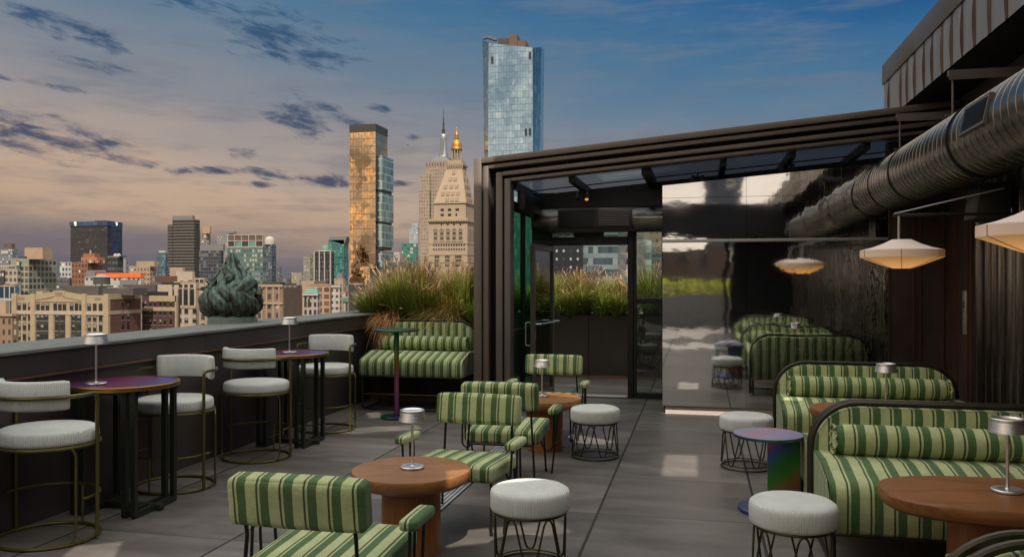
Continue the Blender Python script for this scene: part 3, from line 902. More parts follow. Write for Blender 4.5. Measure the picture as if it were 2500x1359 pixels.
def bolster(w, y, z, r, parent, fab=None):
    fab = fab or M['stripe_sofa']
    n, m = 40, 26
    vs, fs = [], []
    xs = [-w + 2*w*i/m for i in range(m+1)]
    for i, x in enumerate(xs):
        e = 1-abs(2*i/m-1)
        rr = r*min(1, .80+e*2.2) if e < .1 else r
        for k in range(n):
            a = 2*PI*k/n
            ruf = .006*math.sin(14*a)*(1 if i in (0, m) else 0)
            vs.append((x, y+(rr+ruf)*math.cos(a), z+(rr*.96+ruf)*math.sin(a)))
    for i in range(m):
        for k in range(n):
            l = (k+1) % n; fs.append((i*n+k, (i+1)*n+k, (i+1)*n+l, i*n+l))
    fs.append(tuple(range(n))); fs.append(tuple(reversed(range(m*n, (m+1)*n))))
    o = MB().add(vs, fs).build('bolster', fab, parent, ang=60)
    for s in (-1, 1):
        pts = [(s*(w+.004+.006*math.sin(9*2*PI*k/40)), y+(r*.93)*math.cos(2*PI*k/40), z+(r*.90)*math.sin(2*PI*k/40)) for k in range(40)]
        MB().tube(pts, .008, 6, True).build('ruffle', M['stripe_y'], o)
    return o
def sofa(loc, label, w=.79, double=False, zs=.525, zback=.83, zb=.225, depth=.74, bench=False):
    t = thing('striped_sofa' if not bench else 'striped_bench', label, 'sofa' if not bench else 'bench', loc, 0, None if bench else 'green striped sofas along the right wall')
    th = .05
    rr = .26
    fab = M['stripe_x'] if bench else M['stripe_sofa']
    ap = arch_pts(w-.02, zb, zback, rr)
    vs = [(x, -th, z) for x, z in ap] + [(x, th, z) for x, z in ap]
    n = len(ap)
    # puffed panel: two faces with an inner ring
    fs = []
    for i in range(n):
        k = (i+1) % n; fs.append((i, n+i, n+k, k))
    inn = arch_pts(w-.06, zb+.03, zback-.04, rr-.03)
    vs += [(x, -th-.016, z) for x, z in inn] + [(x, th+.016, z) for x, z in inn]
    for i in range(n):
        k = (i+1) % n
        fs.append((2*n+i, i, k, 2*n+k)); fs.append((3*n+i, 3*n+k, n+k, n+i))
    fs.append(tuple(range(2*n, 3*n))); fs.append(tuple(reversed(range(3*n, 4*n))))
    MB().add(vs, fs).build('backrest', fab, t, ang=50)
    tb = M['gun_tube']
    ys = (-.035, .035) if double else (0,)
    for y in ys:
        f = MB(); ap2 = arch_pts(w+.008, .02, zback+.028, rr+.028, 12)
        f.tube([(x, y*1.3, z) for x, z in ap2], .0165 if not bench else .012, 10)
        f.build('arch_frame', tb, t)
    dp = .045 if not bench else .06
    seat_block(w-.005, .06, depth, zb, zs+.03, dp, t, -1, fab)
    bolster(w*.86, -.165, zs+.125, .098, t, fab)
    if double:
        seat_block(w-.005, .06, depth+.12, zb, zs+.03, dp, t, 1)
        bolster(w*.86, .165, zs+.125, .098, t, fab)
    for s in (-1, 1):
        b = MB()
        yb = depth+.04 if double else .0
        b.tube(rounded([(s*(w-.03),-depth+.06,zb-.01),(s*(w-.03),-depth+.04,.014),(s*(w-.03),yb,.014),(s*(w-.03),yb,zb-.01)], .10 if bench else .07, 6), .013, 8)
        b.build('base_runner', tb, t)
    b = MB()
    b.tube([(-w+.01,-depth+.03,zb-.008),(w-.01,-depth+.03,zb-.008)], .011, 8)
    b.tube([(-w+.03,-depth+.10,.014),(w-.03,-depth+.10,.014)], .012, 8)
    if bench: b.tube([(-w+.02,-depth+.05,.205),(w-.02,-depth+.05,.205)], .011, 8)
    b.build('cross_rail', tb, t)
    return t
sofa((1.50, 8.20, 0), 'green striped sofa with a single arched back, furthest along the right wall')
sofa((1.50, 5.60, 0), 'green striped double sofa with twin arched tubes, middle of the right row', double=True)
sofa((1.50, 2.78, 0), 'green striped double sofa mostly cut off in the bottom right corner', double=True)
sofa((-3.485, 10.28, 0), 'high green striped bench on a tall tube frame in the far left corner', w=.675, zs=.685, zback=1.075, zb=.44, depth=.70, bench=True)

# ================================================================== GLASS PAVILION
ROOF = lambda x: 3.105 + .085*(x + 2.67)       # top of the outermost portal
def pavilion():
    t = thing('glass_pavilion', 'dark bronze framed glass pavilion with nested sliding frames and a sloping glass roof', 'pavilion', (0, 0, 0))
    def portal(x0, wid, zoff, hgt, y0, y1, xr, mat, name='portal_frame'):
        b = MB()
        zt = lambda x: ROOF(x) - zoff
        # left post
        b.hexa([(x0,y0,0),(x0+wid,y0,0),(x0+wid,y1,0),(x0,y1,0)], [(x0,y0,zt(x0)-.001),(x0+wid,y0,zt(x0+wid)-.001),(x0+wid,y1,zt(x0+wid)-.001),(x0,y1,zt(x0)-.001)])
        xa = x0+wid+.0005
        b.hexa([(xa,y0,zt(xa)-hgt),(xr,y0,zt(xr)-hgt),(xr,y1,zt(xr)-hgt),(xa,y1,zt(xa)-hgt)], [(xa,y0,zt(xa)),(xr,y0,zt(xr)),(xr,y1,zt(xr)),(xa,y1,zt(xa))])
        return b.build(name, mat, t, bevel=.006, seg=2)
    xr = 2.72
    portal(-2.672, .098, 0, .070, 9.60, 9.80, xr, M['frame_bronze'])
    portal(-2.562, .068, .092, .048, 9.63, 9.83, xr, M['frame_bronze'])
    portal(-2.408, .080, .190, .050, 9.66, 9.86, xr, M['frame_bronze'])
    portal(-2.312, .078, .272, .040, 9.69, 9.89, xr, M['frame_bronze'])
    portal(-2.64, .34, .03, .25, 9.802, 9.90, xr, M['gasket'], 'gasket_strip')
    # second set of rails behind, joining the bays
    # roof glass with rafters
    zg = lambda x: ROOF(x) - .300
    y0, y1 = 9.905, 11.55
    xs = [-2.24, -1.52, -.62, .28, 1.05, 1.85, 2.70]
    for a, b_ in zip(xs, xs[1:]):
        MB().add([(a,y0,zg(a)),(b_,y0,zg(b_)),(b_,y1,zg(b_)),(a,y1,zg(a))], [(0,1,2,3)]).build('roof_pane', M['roof_glass'] if a < -.7 else M['roof_glass_shaded'], t, False)
    for x in xs:
        w = .035 if x != -.62 else .055
        MB().hexa([(x-w,y0,zg(x)-.085),(x+w,y0,zg(x)-.085),(x+w,y1,zg(x)-.085),(x-w,y1,zg(x)-.085)], [(x-w,y0,zg(x)+.02),(x+w,y0,zg(x)+.02),(x+w,y1,zg(x)+.02),(x-w,y1,zg(x)+.02)]).build('rafter', M['frame_dark'], t, bevel=.004, seg=1)
    for (ya, yb, dz) in ((10.9,10.94,.015),(11.45,11.60,.12)):
        a, b_ = -2.2, 2.68
        MB().hexa([(a,ya,zg(a)-dz),(b_,ya,zg(b_)-dz),(b_,yb,zg(b_)-dz),(a,yb,zg(a)-dz)], [(a,ya,zg(a)-.004),(b_,ya,zg(b_)-.004),(b_,yb,zg(b_)-.004),(a,yb,zg(a)-.004)]).build('purlin', M['frame_dark'], t, False)
    MB().box(-2.20,-2.10,9.92,11.5,2.50,2.74).build('gutter_beam', M['frame_dark'], t, bevel=.01)
    # left side wall: green tinted glass
    gx = -2.285
    for (ya, yb) in ((9.90,10.62),(10.68,11.40)):
        for (za, zb_) in ((.08,.93),(1.0,2.50)):
            MB().add([(gx,ya,za),(gx,yb,za),(gx,yb,zb_),(gx,ya,zb_)], [(0,1,2,3)]).build('green_pane', M['green_glass'], t, False)
    sw = MB()
    for (ya, yb) in ((9.893,9.90),(10.62,10.68),(11.40,11.46)): sw.box(gx-.03,gx+.03,ya,yb,.0,2.78)
    for (za, zb_) in ((.0,.08),(.93,1.0),(2.50,2.62)):
        for (ya, yb) in ((9.90,10.62),(10.68,11.40)): sw.box(gx-.028,gx+.028,ya,yb,za,zb_)
    sw.build('side_frame', M['frame_dark'], t, bevel=.004, seg=1)
    # back wall with doorway, transom and sidelight
    yb0, yb1 = 11.40, 11.52
    bw = MB()
    bw.box(-2.255,-2.02,yb0,yb1,0,2.66)            # left jamb
    bw.box(-.965,-.885,yb0,yb1,0,2.66)             # right jamb
    bw.box(-2.018,-.967,yb0,yb1,2.115,2.23)        # door head
    bw.box(-2.018,-.967,yb0,yb1,2.33,2.66)         # over the transom
    bw.box(-1.72,-1.30,yb0+.01,yb1-.01,2.232,2.328)
    bw.box(-.883,-.845,yb0,yb1,.0,2.66); bw.box(-.50,-.43,yb0,yb1,.0,2.66)
    bw.box(-.843,-.502,yb0,yb1,0,.075); bw.box(-.843,-.502,yb0,yb1,1.305,1.375); bw.box(-.843,-.502,yb0,yb1,2.40,2.66)
    bw.build('back_frame', M['frame_dark'], t, bevel=.005, seg=1)
    MB().hexa([(-2.25,yb0+.02,2.662),(2.68,yb0+.02,2.662),(2.68,yb1-.02,2.662),(-2.25,yb1-.02,2.662)], [(-2.25,yb0+.02,zg(-2.25)-.10),(2.68,yb0+.02,zg(2.68)-.10),(2.68,yb1-.02,zg(2.68)-.10),(-2.25,yb1-.02,zg(-2.25)-.10)]).build('back_header', M['frame_dark'], t, False)
    for (xa, xb, za, zb_) in ((-.843,-.502,.077,1.303),(-.843,-.502,1.377,2.398),(-2.018,-1.722,2.232,2.328),(-1.298,-.967,2.232,2.328)):
        MB().box(xa,xb,yb0+.05,yb0+.058,za,zb_).build('pane', M['clear_glass'], t, False)
    MB().box(-2.018,-.967,yb0-.06,yb1,.0045,.022).build('threshold', M['steel_plate'], t, bevel=.004)
    MB().tube([(-.465,yb0-.055,.16),(-.465,yb0-.055,1.58)], .014, 10).tube([(-.465,yb0-.055,.22),(-.465,yb0,.22)], .009, 8).tube([(-.465,yb0-.055,1.52),(-.465,yb0,1.52)], .009, 8).build('pull_handle', M['aluminium'], t)
    # open door leaf, hinged at the left jamb and swung in towards the camera
    hinge = Vector((-2.015, 11.385, 0)); free = Vector((-2.10, 10.36, 0))
    dv = (free-hinge); L = dv.length; dv.normalize(); nv = Vector((-dv.y, dv.x, 0))
    def leafbox(b, s0, s1, za, zb_, th=.028):
        pts = [hinge+dv*s0-nv*th, hinge+dv*s1-nv*th, hinge+dv*s1+nv*th, hinge+dv*s0+nv*th]
        b.hexa([(p.x,p.y,za) for p in pts], [(p.x,p.y,zb_) for p in pts])
    d = MB()
    leafbox(d, 0, .075, .02, 2.10); leafbox(d, L-.085, L, .02, 2.10); leafbox(d, .077, L-.087, .02, .14); leafbox(d, .077, L-.087, 2.02, 2.10)
    door = d.build('door', M['frame_bronze'], t, bevel=.004, seg=1)
    p = MB(); leafbox(p, .077, L-.087, .142, 2.018, .005); p.build('pane', M['clear_glass'], door, False)
    h = MB()
    q = lambda s, o, z: tuple(hinge+dv*s+nv*o+Vector((0,0,z)))
    h.tube(rounded([q(L-.04,-.03,1.08),q(L-.04,-.10,1.08),q(L-.04,-.10,.78),q(L-.04,-.03,.78)], .03, 4), .010, 8)
    h.tube(rounded([q(L-.06,.03,1.06),q(L-.08,.10,1.06),q(.10,.13,1.06),q(.06,.03,1.06)], .03, 4), .012, 8)
    h.build('handle', M['aluminium'], door)
    k = MB(); leafbox(k, L-.062, L-.030, .86, .98, .031); k.build('lock_plate', M['steel_plate'], door, False)
    MB().tube([q(.25,-.04,2.115),q(.55,-.12,2.14),(-1.65,11.36,2.16)], .012, 6).build('closer_arm', M['strut'], door)
    # twin spotlights on the rafters
    for (x, y, rz) in ((-1.50,10.75,.4),(-.02,10.35,.2),(1.02,10.2,.6)):
        s = MB().tube([(x,y,zg(x)-.085),(x,y,zg(x)-.13)], .012, 8).tube([(x-.05,y,zg(x)-.135),(x+.05,y,zg(x)-.135)], .012, 8)
        for k2 in (-1, 1):
            s.tube([(x+k2*.05,y,zg(x)-.125),(x+k2*.06,y-.05,zg(x)-.215)], .030, 12)
        sp = s.build('spotlight', M['black_metal'], t)
        if x < -1: MB().tube([(x+.0605,y-.0505,zg(x)-.2165),(x+.061,y-.053,zg(x)-.220)], .024, 12).build('lit_lens', M['lens'], sp)
pavilion()

# ------------------------------------------------------------------ horizontal heater duct inside
def heater():
    t = thing('heater_duct', 'horizontal round metal duct with a dark grille across the back of the pavilion', 'duct', (-1.36, 11.05, 2.44))
    a, b_ = -.86, .92; r = .175
    for (xa, xb) in ((a, -.50), (.52, b_)):
        m = MB(); m.tube([(xa,0,0),(xb,0,0)], r, 32); m.build('end_sleeve', M['duct'], t)
    mm = MB(); mm.tube([(-.499,0,0),(.519,0,0)], r-.006, 32); mm.build('middle_sleeve', M['strut'], t)
    MB().box(-.48,.50,-r-.02,-r+.02,-.115,.125).build('grille_frame', M['frame_dark'], t, bevel=.006)
    g = MB()
    for i in range(9):
        z = -.085 + i*.022
        g.box(.06,.46,-r-.034,-r-.021,z,z+.009)
    g.build('louvres', M['strut'], t, False)
    MB().box(-.86,.92,-.02,.02,r+.002,r+.20).build('hanger_plate', M['frame_dark'], t, False)
heater()

# ------------------------------------------------------------------ mirrored wall
def mirror_wall():
    t = thing('mirror_wall', 'rippled mirror polished steel wall reflecting the terrace inside the pavilion', 'mirror wall', (0, 10.15, 0))
    zt = lambda x: 2.78 + .080*(x + .438)
    xs = [-.438, .5475, 1.533, 2.118]
    for i, (a, b_) in enumerate(zip(xs, xs[1:])):
        a += .0015; b_ -= .0015
        for (z0, z1, sl) in ((.105,2.085,0),(2.125,2.625,0),(2.629,None,1)):
            if sl: top = [(a,0,zt(a)),(b_,0,zt(b_)),(b_,.04,zt(b_)),(a,.04,zt(a))]
            else: top = [(a,0,z1),(b_,0,z1),(b_,.04,z1),(a,.04,z1)]
            MB().hexa([(a,0,z0),(b_,0,z0),(b_,.04,z0),(a,.04,z0)], top).build('mirror_panel', M['mirror'], t, False)
    MB().box(-.44,2.118,-.018,.03,2.0865,2.1235).build('ledge', M['steel_plate'], t, bevel=.003)
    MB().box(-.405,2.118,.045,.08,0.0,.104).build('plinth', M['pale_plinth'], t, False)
    MB().box(-.42,2.118,.082,1.24,.0,2.72).build('core', M['frame_dark'], t, False)
mirror_wall()

# ------------------------------------------------------------------ dark panelled wall on the right
def right_wall():
    t = thing('panelled_wall', 'dark copper panelled wall with vertical metal ribs behind the right sofas', 'wall', (2.75, 0, 0))
    MB().box(-.63,.0,10.155,10.30,0,3.56).build('end_panel', M['dark_panel'], t, False)
    MB().box(.0,.30,-9,10.30,0,3.599).build('wall_panel', M['dark_panel'], t, False)
    # raised copper seams on the flat panels
    s = MB()
    for x in (-.622, -.36, -.29, -.05): s.box(x-.006, x+.006, 10.138, 10.1545, 0, 3.2)
    for y in (10.02, 9.78, 9.42, 9.30): s.box(-.016, -.0005, y-.006, y+.006, 0, 3.3)
    s.build('copper_seam', M['seam'], t, False)
    pl = MB().box(-.026,-.001,9.44,9.545,1.06,1.52)
    plate = pl.build('call_plate', M['steel_plate'], t, bevel=.003)
    k = MB(); k.box(-.030,-.027,9.475,9.51,1.34,1.41)
    k.build('display', M['black_metal'], plate, False)
    k = MB(); k.tube([(-.027,9.4925,1.26),(-.034,9.4925,1.26)], .012, 14).tube([(-.027,9.4925,1.19),(-.034,9.4925,1.19)], .012, 14)
    k.build('button', M['aluminium'], plate)
    # vertical folded ribs
    y = 9.10; i = 0
    random.seed(5)
    while y > -8.8:
        w = random.choice((.10,.13,.16,.20)); gap = random.choice((.05,.08,.12))
        d = random.choice((.045,.06,.075))
        MB().hexa([(-.001,y-w,0),(-d,y-w+.02,0),(-d,y-.02,0),(-.001,y,0)][::-1], [(-.001,y-w,3.4),(-d,y-w+.02,3.4),(-d,y-.02,3.4),(-.001,y,3.4)][::-1]).build('rib', M['rib_metal'], t, bevel=.006, seg=2)
        y -= w+gap; i += 1
right_wall()

# ------------------------------------------------------------------ overhanging storey with folded metal fascia
def overhang():
    t = thing('roof_overhang', 'overhanging roof edge with folded weathered metal fascia at the upper right', 'roof overhang', (2.29, 0, 0))
    ya, yb = -9.0, 11.06
    MB().box(0,.80,ya,yb,3.60,3.64).box(.03,.80,ya,yb,3.64,4.08).build('soffit', M['gasket'], t, False)
    c = MB(); y = yb+.02
    while y > ya:
        e = max(ya, y-1.55); c.box(-.05,.06,e+.003,y-.003,4.075,4.32); y -= 1.55
    c.build('cap_flashing', M['cap_metal'], t, bevel=.004)
    MB().box(.0,.55,yb-.05,yb,3.642,4.074).build('end_return', M['fascia_metal'], t, False)
    random.seed(3)
    y = yb
    while y > ya:
        w = random.uniform(.22,.32); f = random.uniform(.045,.085)
        if random.random() < .18: w *= 1.9
        y2 = y-w
        k = 8; vs = []; fs = []
        for i in range(k+1):
            z = 3.60+(4.076-3.60)*i/k
            vs += [(-.03,y-.002,z),(-.036,y-w*.5,z),(-.03,y2,z)]
        for i in range(k):
            for j in (0,1): fs.append((i*3+j, (i+1)*3+j, (i+1)*3+j+1, i*3+j+1))
        MB().add(vs, [tuple(reversed(q)) for q in fs]).build('fascia_panel', M['fascia_metal'], t, ang=60)
        vs = []; fs = []
        # lens-shaped open fold between two panels
        for i in range(k+1):
            q = i/k; z = 3.60+(4.076-3.60)*q
            s = math.sin(PI*min(1,q*.92+.10))**.7
            vs += [(-.0305,y2,z),(-.03-.020*s,y2-f*.5,z),(-.0305,y2-f,z)]
        for i in range(k):
            for j in (0,1): fs.append((i*3+j, (i+1)*3+j, (i+1)*3+j+1, i*3+j+1))
        MB().add(vs, [tuple(reversed(q)) for q in fs]).build('fascia_fold', M['fascia_rust'], t, ang=25)
        y = y2-f
overhang()

# ------------------------------------------------------------------ big spiral duct on hangers
DX, DZ, DR = 2.20, 2.742, .300
def spiral_duct():
    t = thing('spiral_duct', 'large shiny spiral metal air duct hung along the right wall', 'air duct', (DX, 0, DZ))
    y0, y1 = 1.0, 10.14
    n = 56
    def ring(b, ya, yb, r, mi=0):
        vs = []; fs = []
        for y in (ya, yb):
            for i in range(n):
                a = 2*PI*i/n; vs.append((r*math.cos(a), y, r*math.sin(a)))
        for i in range(n):
            k = (i+1) % n; fs.append((i, k, n+k, n+i))
        b.add(vs, fs, mi)
    b = MB()
    # body with pressed spiral seams modelled as shallow grooves
    prof = []
    y = y0
    while y < y1:
        prof += [(y, DR), (min(y+.112,y1), DR+.0015), (min(y+.116,y1), DR+.006), (min(y+.126,y1), DR+.006), (min(y+.130,y1), DR)]
        y += .132
    vs = []; fs = []
    for (yy, r) in prof:
        for i in range(n):
            a = 2*PI*i/n; vs.append((r*math.cos(a), yy + .132*i/n*0, r*math.sin(a)))
    for j in range(len(prof)-1):
        for i in range(n):
            k = (i+1) % n; fs.append((j*n+i, j*n+k, (j+1)*n+k, (j+1)*n+i))
    b.add(vs, fs).build('duct_body', M['duct'], t, ang=20)
    for y in (9.10, 7.05, 4.2):
        c = MB(); ring(c, y-.012, y+.012, DR+.013); ring(c, y-.012, y-.0119, DR+.013)
        for yy in (y-.012, y+.012):
            vs = []; fs = []
            for r in (DR-.002, DR+.013):
                for i in range(n):
                    a = 2*PI*i/n; vs.append((r*math.cos(a), yy, r*math.sin(a)))
            for i in range(n):
                k = (i+1) % n; fs.append((i, k, n+k, n+i))
            c.add(vs, fs)
        c.build('joint_band', M['black_metal'], t, ang=30)
    # grille on the side facing the terrace
    a0 = R(168)
    gv = Vector((math.cos(a0), 0, math.sin(a0))); gu = Vector((-gv.z, 0, gv.x))
    def pt(o, u, y): p = gv*o + gu*u; return (p.x, y, p.z)
    g = MB()
    ya, yb = 6.12, 6.66
    for (u0,u1,a,b_) in ((-.108,-.085,ya,yb),(.085,.108,ya,yb),(-.085,.085,ya,ya+.025),(-.085,.085,yb-.05,yb)):
        g.hexa([pt(DR-.05,u0,a),pt(DR-.05,u1,a),pt(DR-.05,u1,b_),pt(DR-.05,u0,b_)], [pt(DR+.012,u0,a),pt(DR+.012,u1,a),pt(DR+.012,u1,b_),pt(DR+.012,u0,b_)])
    gr = g.build('grille', M['strut'], t, False)
    k = MB(); k.hexa([pt(DR-.05,-.085,ya+.025),pt(DR-.05,.085,ya+.025),pt(DR-.05,.085,yb-.025),pt(DR-.05,-.085,yb-.025)], [pt(DR+.008,-.085,ya+.025),pt(DR+.008,.085,ya+.025),pt(DR+.008,.085,yb-.025),pt(DR+.008,-.085,yb-.025)])
    k.build('grille_void', M['gasket'], gr, False)
    f = MB()
    for i in range(11):
        u = -.078 + i*.0155
        f.hexa([pt(DR+.009,u-.0025,ya+.025),pt(DR+.009,u+.0025,ya+.025),pt(DR+.009,u+.0025,yb-.025),pt(DR+.009,u-.0025,yb-.025)], [pt(DR+.016,u-.0025,ya+.025),pt(DR+.016,u+.0025,ya+.025),pt(DR+.016,u+.0025,yb-.025),pt(DR+.016,u-.0025,yb-.025)])
    f.build('grille_bars', M['frame_dark'], gr, False)
    for y in (9.25, 7.42, 5.55):
        h = MB()
        top = .60
        h.box(-.19,.52,y-.028,y+.028,top-.02,top+.025).box(-.19,.52,y-.028,y-.022,top-.055,top-.0205)
        for x in (-.155,):
            h.tube([(x,y,top-.02),(x,y,.225)], .010, 8)
        h.box(-.21,-.09,y-.022,y+.022,.250,.262)
        h.build('hanger', M['strut'], t, False)
spiral_duct()

# ------------------------------------------------------------------ loudspeaker, lamp arms and pendants
def loudspeaker():
    t = thing('loudspeaker', 'black box loudspeaker fixed high on the wall beneath the air duct', 'loudspeaker', (2.50, 8.0, 2.32))
    MB().hexa([(-.16,-.17,-.15),(.12,-.17,-.19),(.12,.17,-.19),(-.16,.17,-.15)], [(-.12,-.17,.16),(.12,-.17,.16),(.12,.17,.16),(-.12,.17,.16)]).build('cabinet', M['speaker_box'], t, bevel=.012)
    MB().box(.121,.248,-.03,.03,-.05,.05).build('bracket', M['black_metal'], t, False)
loudspeaker()
def pendant(loc, rad, label, rot):
    t = thing('pendant_lamp', label, 'pendant lamp', loc, rot, 'glowing linen pendant lamps')
    k = 12
    def ring(r, z, n=48): return [(r*math.cos(2*PI*i/n), r*math.sin(2*PI*i/n), z) for i in range(n)]
    def loft(rs, name, mat, cap0=False, cap1=False):
        b = MB(); n = 48; vs = []
        for (r, z) in rs:
            for i in range(n):
                a = 2*PI*i/n
                sag = 1-.018*abs(math.sin(a*k/4))*(1 if .3*rad < r < .99*rad else 0)
                vs.append((r*sag*math.cos(a), r*sag*math.sin(a), z))
        fs = []
        for j in range(len(rs)-1):
            for i in range(n):
                q = (i+1) % n; fs.append((j*n+i, j*n+q, (j+1)*n+q, (j+1)*n+i))
        if cap0: fs.append(tuple(reversed(range(n))))
        if cap1: fs.append(tuple(range((len(rs)-1)*n, len(rs)*n)))
        b.add(vs, fs); return b.build(name, mat, t, ang=25)
    loft([(.24*rad,-.115),(.5*rad,-.088),(.75*rad,-.058),(.995*rad,-.0285)], 'lower_shade', M['shade_low'], cap0=True)
    loft([(rad,-.028),(rad,.028)], 'rim_band', M['shade_rim'])
    loft([(.995*rad,.0285),(.72*rad,.050),(.45*rad,.080),(.24*rad,.112)], 'upper_shade', M['shade_top'], cap1=True)
    s = MB()
    for i in range(6):
        a = 2*PI*i/6+.3
        c, q = math.cos(a), math.sin(a)
        s.tube([(.245*rad*c,.245*rad*q,-.1155),(.5*rad*c,.5*rad*q,-.089),(.75*rad*c,.75*rad*q,-.059),(rad*1.001*c,rad*1.001*q,-.028),(rad*1.001*c,rad*1.001*q,.028)], .0022, 5)
    s.build('seam', M['copper_trim'], t)
    st = MB().tube([(-.02,0,.112),(-.02,0,.30)], .010, 10).build('stem', M['steel_plate'], t)
    # wall arm and stay
    ex = 2.74-loc[0]
    ar = MB().tube([(-.06,0,.305),(ex,0,.305)], .011, 8)
    ar.build('arm', M['black_metal'], t)
    MB().tube([(-.055,0,.315),(ex*.62,.0,.50)], .006, 8).build('stay', M['steel_plate'], t)
pendant((1.56, 7.0, 1.845), .305, 'glowing linen pendant lamp over the further oval table', 0)
pendant((1.66, 4.50, 1.885), .305, 'glowing linen pendant lamp cut off by the right picture edge', 0)

# ================================================================== PLANTERS AND GRASSES
def planter(loc, size, label, nseg, mat=None):
    mat = mat or M['planter_steel']
    t = thing('metal_planter', label, 'planter', loc, 0)
    sx, sy, sz = size
    w = sx/nseg
    p = MB()
    for i in range(nseg):
        p.box(i*w+.004, (i+1)*w-.004, 0, .02, .06, sz)
    p.build('front_panel', mat, t, bevel=.003, seg=1)
    MB().box(0,.02,.022,sy,.0,sz).box(sx-.02,sx,.022,sy,.0,sz).box(.021,sx-.021,sy-.02,sy,.0,sz).box(.0,sx,.021,.04,.0,sz-.02).build('side_panel', mat, t, False)
    MB().box(.022,sx-.022,.042,sy-.022,.0,sz-.05).build('soil', M['soil'], t, False)
    MB().box(.0,sx,.008,.02,.0,.055).build('copper_base', M['copper_trim'], t, False)
planter((-4.66, 10.46, 0), (1.90, .95, 1.06), 'dark steel planter holding tall grasses behind the striped bench', 2)
planter((-3.55, 13.55, 0), (4.4, .8, 1.04), 'dark steel planter with grasses seen through the open glass door', 5)

def grassmat(name, stops):
    m, N, b, _ = newmat(name)
    at = N.n('ShaderNodeAttribute', attribute_name='tone')
    rnd = N.sep(at.outputs['Color'])
    c = N.ramp(rnd[0], stops)
    c = N.vm('SCALE', c, scale=N.mapr(rnd[1], 0, 1, .55, 1.35))
    P(N, b, c, .75, 0, None, .25)
    N.put(b.inputs['Subsurface Weight'], 0)
    return m
GM = {
 'tall': grassmat('tall_grass', [(0,(.03,.045,.010)),(.3,(.105,.165,.026)),(.68,(.20,.255,.045)),(.88,(.30,.27,.07)),(1,(.36,.24,.085))]),
 'tan': grassmat('tan_grass', [(0,(.04,.05,.012)),(.3,(.15,.17,.035)),(.65,(.30,.25,.07)),(.88,(.40,.27,.11)),(1,(.46,.30,.15))]),
 'olive': grassmat('olive_grass', [(0,(.02,.03,.008)),(.4,(.07,.105,.02)),(.75,(.17,.16,.035)),(1,(.30,.13,.05))]),
 'gold': grassmat('gold_grass', [(0,(.08,.055,.015)),(.3,(.28,.21,.05)),(.6,(.42,.33,.08)),(1,(.46,.30,.10))]),
 'lime': grassmat('lime_grass', [(0,(.05,.08,.012)),(.5,(.20,.32,.045)),(1,(.34,.40,.08))]),
 'rust': grassmat('rust_grass', [(0,(.12,.06,.02)),(.4,(.34,.17,.055)),(1,(.46,.25,.09))]),
 'plume': grassmat('plume', [(0,(.34,.22,.12)),(.5,(.46,.31,.18)),(1,(.58,.42,.27))]),
}
def clump(seed, kind, n, h, spread, lean=(0,0), droop=.6, wdt=.006, plumes=0):
    rng = random.Random(seed)
    vs, fs, tone = [], [], []
    pv, pf, pt_ = [], [], []
    for i in range(n):
        a = rng.uniform(0, 2*PI); r0 = rng.random()**.6*.09
        bx, by = r0*math.cos(a), r0*math.sin(a)
        hh = h*rng.uniform(.55, 1.08)
        da = a + rng.gauss(0,.5); out = spread*rng.random()**.7
        dx, dy = math.cos(da)*out + lean[0]*rng.uniform(.6,1.3), math.sin(da)*out + lean[1]*rng.uniform(.6,1.3)
        dr = droop*rng.uniform(.5,1.3)
        w = wdt*rng.uniform(.6,1.3); br = rng.random()
        K = 6
        px = -math.sin(da+rng.uniform(-.8,.8)); py = math.cos(da+rng.uniform(-.8,.8))
        o = len(vs); L = []
        ox, oy = math.hypot(dx,dy), 0
        for k in range(K+1):
            u = k/K
            x = bx + dx*(u*.45 + u*u*.75); y = by + dy*(u*.45+u*u*.75)
            z = hh*(u - dr*math.hypot(dx,dy)/max(h,.1)*u**3*.9)
            ww = w*(1-.92*u**1.5)
            L.append((x,y,z))
            vs += [(x-px*ww,y-py*ww,z),(x+px*ww,y+py*ww,z)]
            tone += [(u, br)]*2
        for k in range(K):
            fs.append((o+2*k, o+2*k+1, o+2*k+3, o+2*k+2))
        if i < plumes:
            o2 = len(pv); p0 = Vector(L[-1]); d = (Vector(L[-1])-Vector(L[-2])).normalized()
            ln = rng.uniform(.07,.13); rad = rng.uniform(.005,.009); b2 = rng.random()
            sd = d.orthogonal().normalized(); s2 = d.cross(sd)
            m = 6
            for (q, rr) in ((-.35,.25),(.05,.9),(.4,1),(.75,.6),(1.05,.05)):
                c = p0 + d*(q*ln)
                for j in range(m):
                    jr = rr*rad*rng.uniform(.6,1.4)
                    aa = 2*PI*j/m
                    p = c + sd*(jr*math.cos(aa)) + s2*(jr*math.sin(aa)); pv.append(tuple(p)); pt_.append((q*.6+.2, b2))
            for k in range(4):
                for j in range(m):
                    l = (j+1) % m; pf.append((o2+k*m+j, o2+k*m+l, o2+(k+1)*m+l, o2+(k+1)*m+j))
    def mk(name, v, f, tn, mat):
        me = bpy.data.meshes.new(name); me.from_pydata(v, [], f); me.materials.append(mat)
        ca = me.color_attributes.new('tone', 'FLOAT_COLOR', 'POINT')
        flat = []
        for (u, b) in tn: flat += [u, b, 0, 1]
        ca.data.foreach_set('color', flat)
        me.polygons.foreach_set('use_smooth', [True]*len(me.polygons))
        me.update(); return me
    return mk('grass_blades', vs, fs, tone, GM[kind]), (mk('grass_plumes', pv, pf, pt_, GM['plume']) if plumes else None)
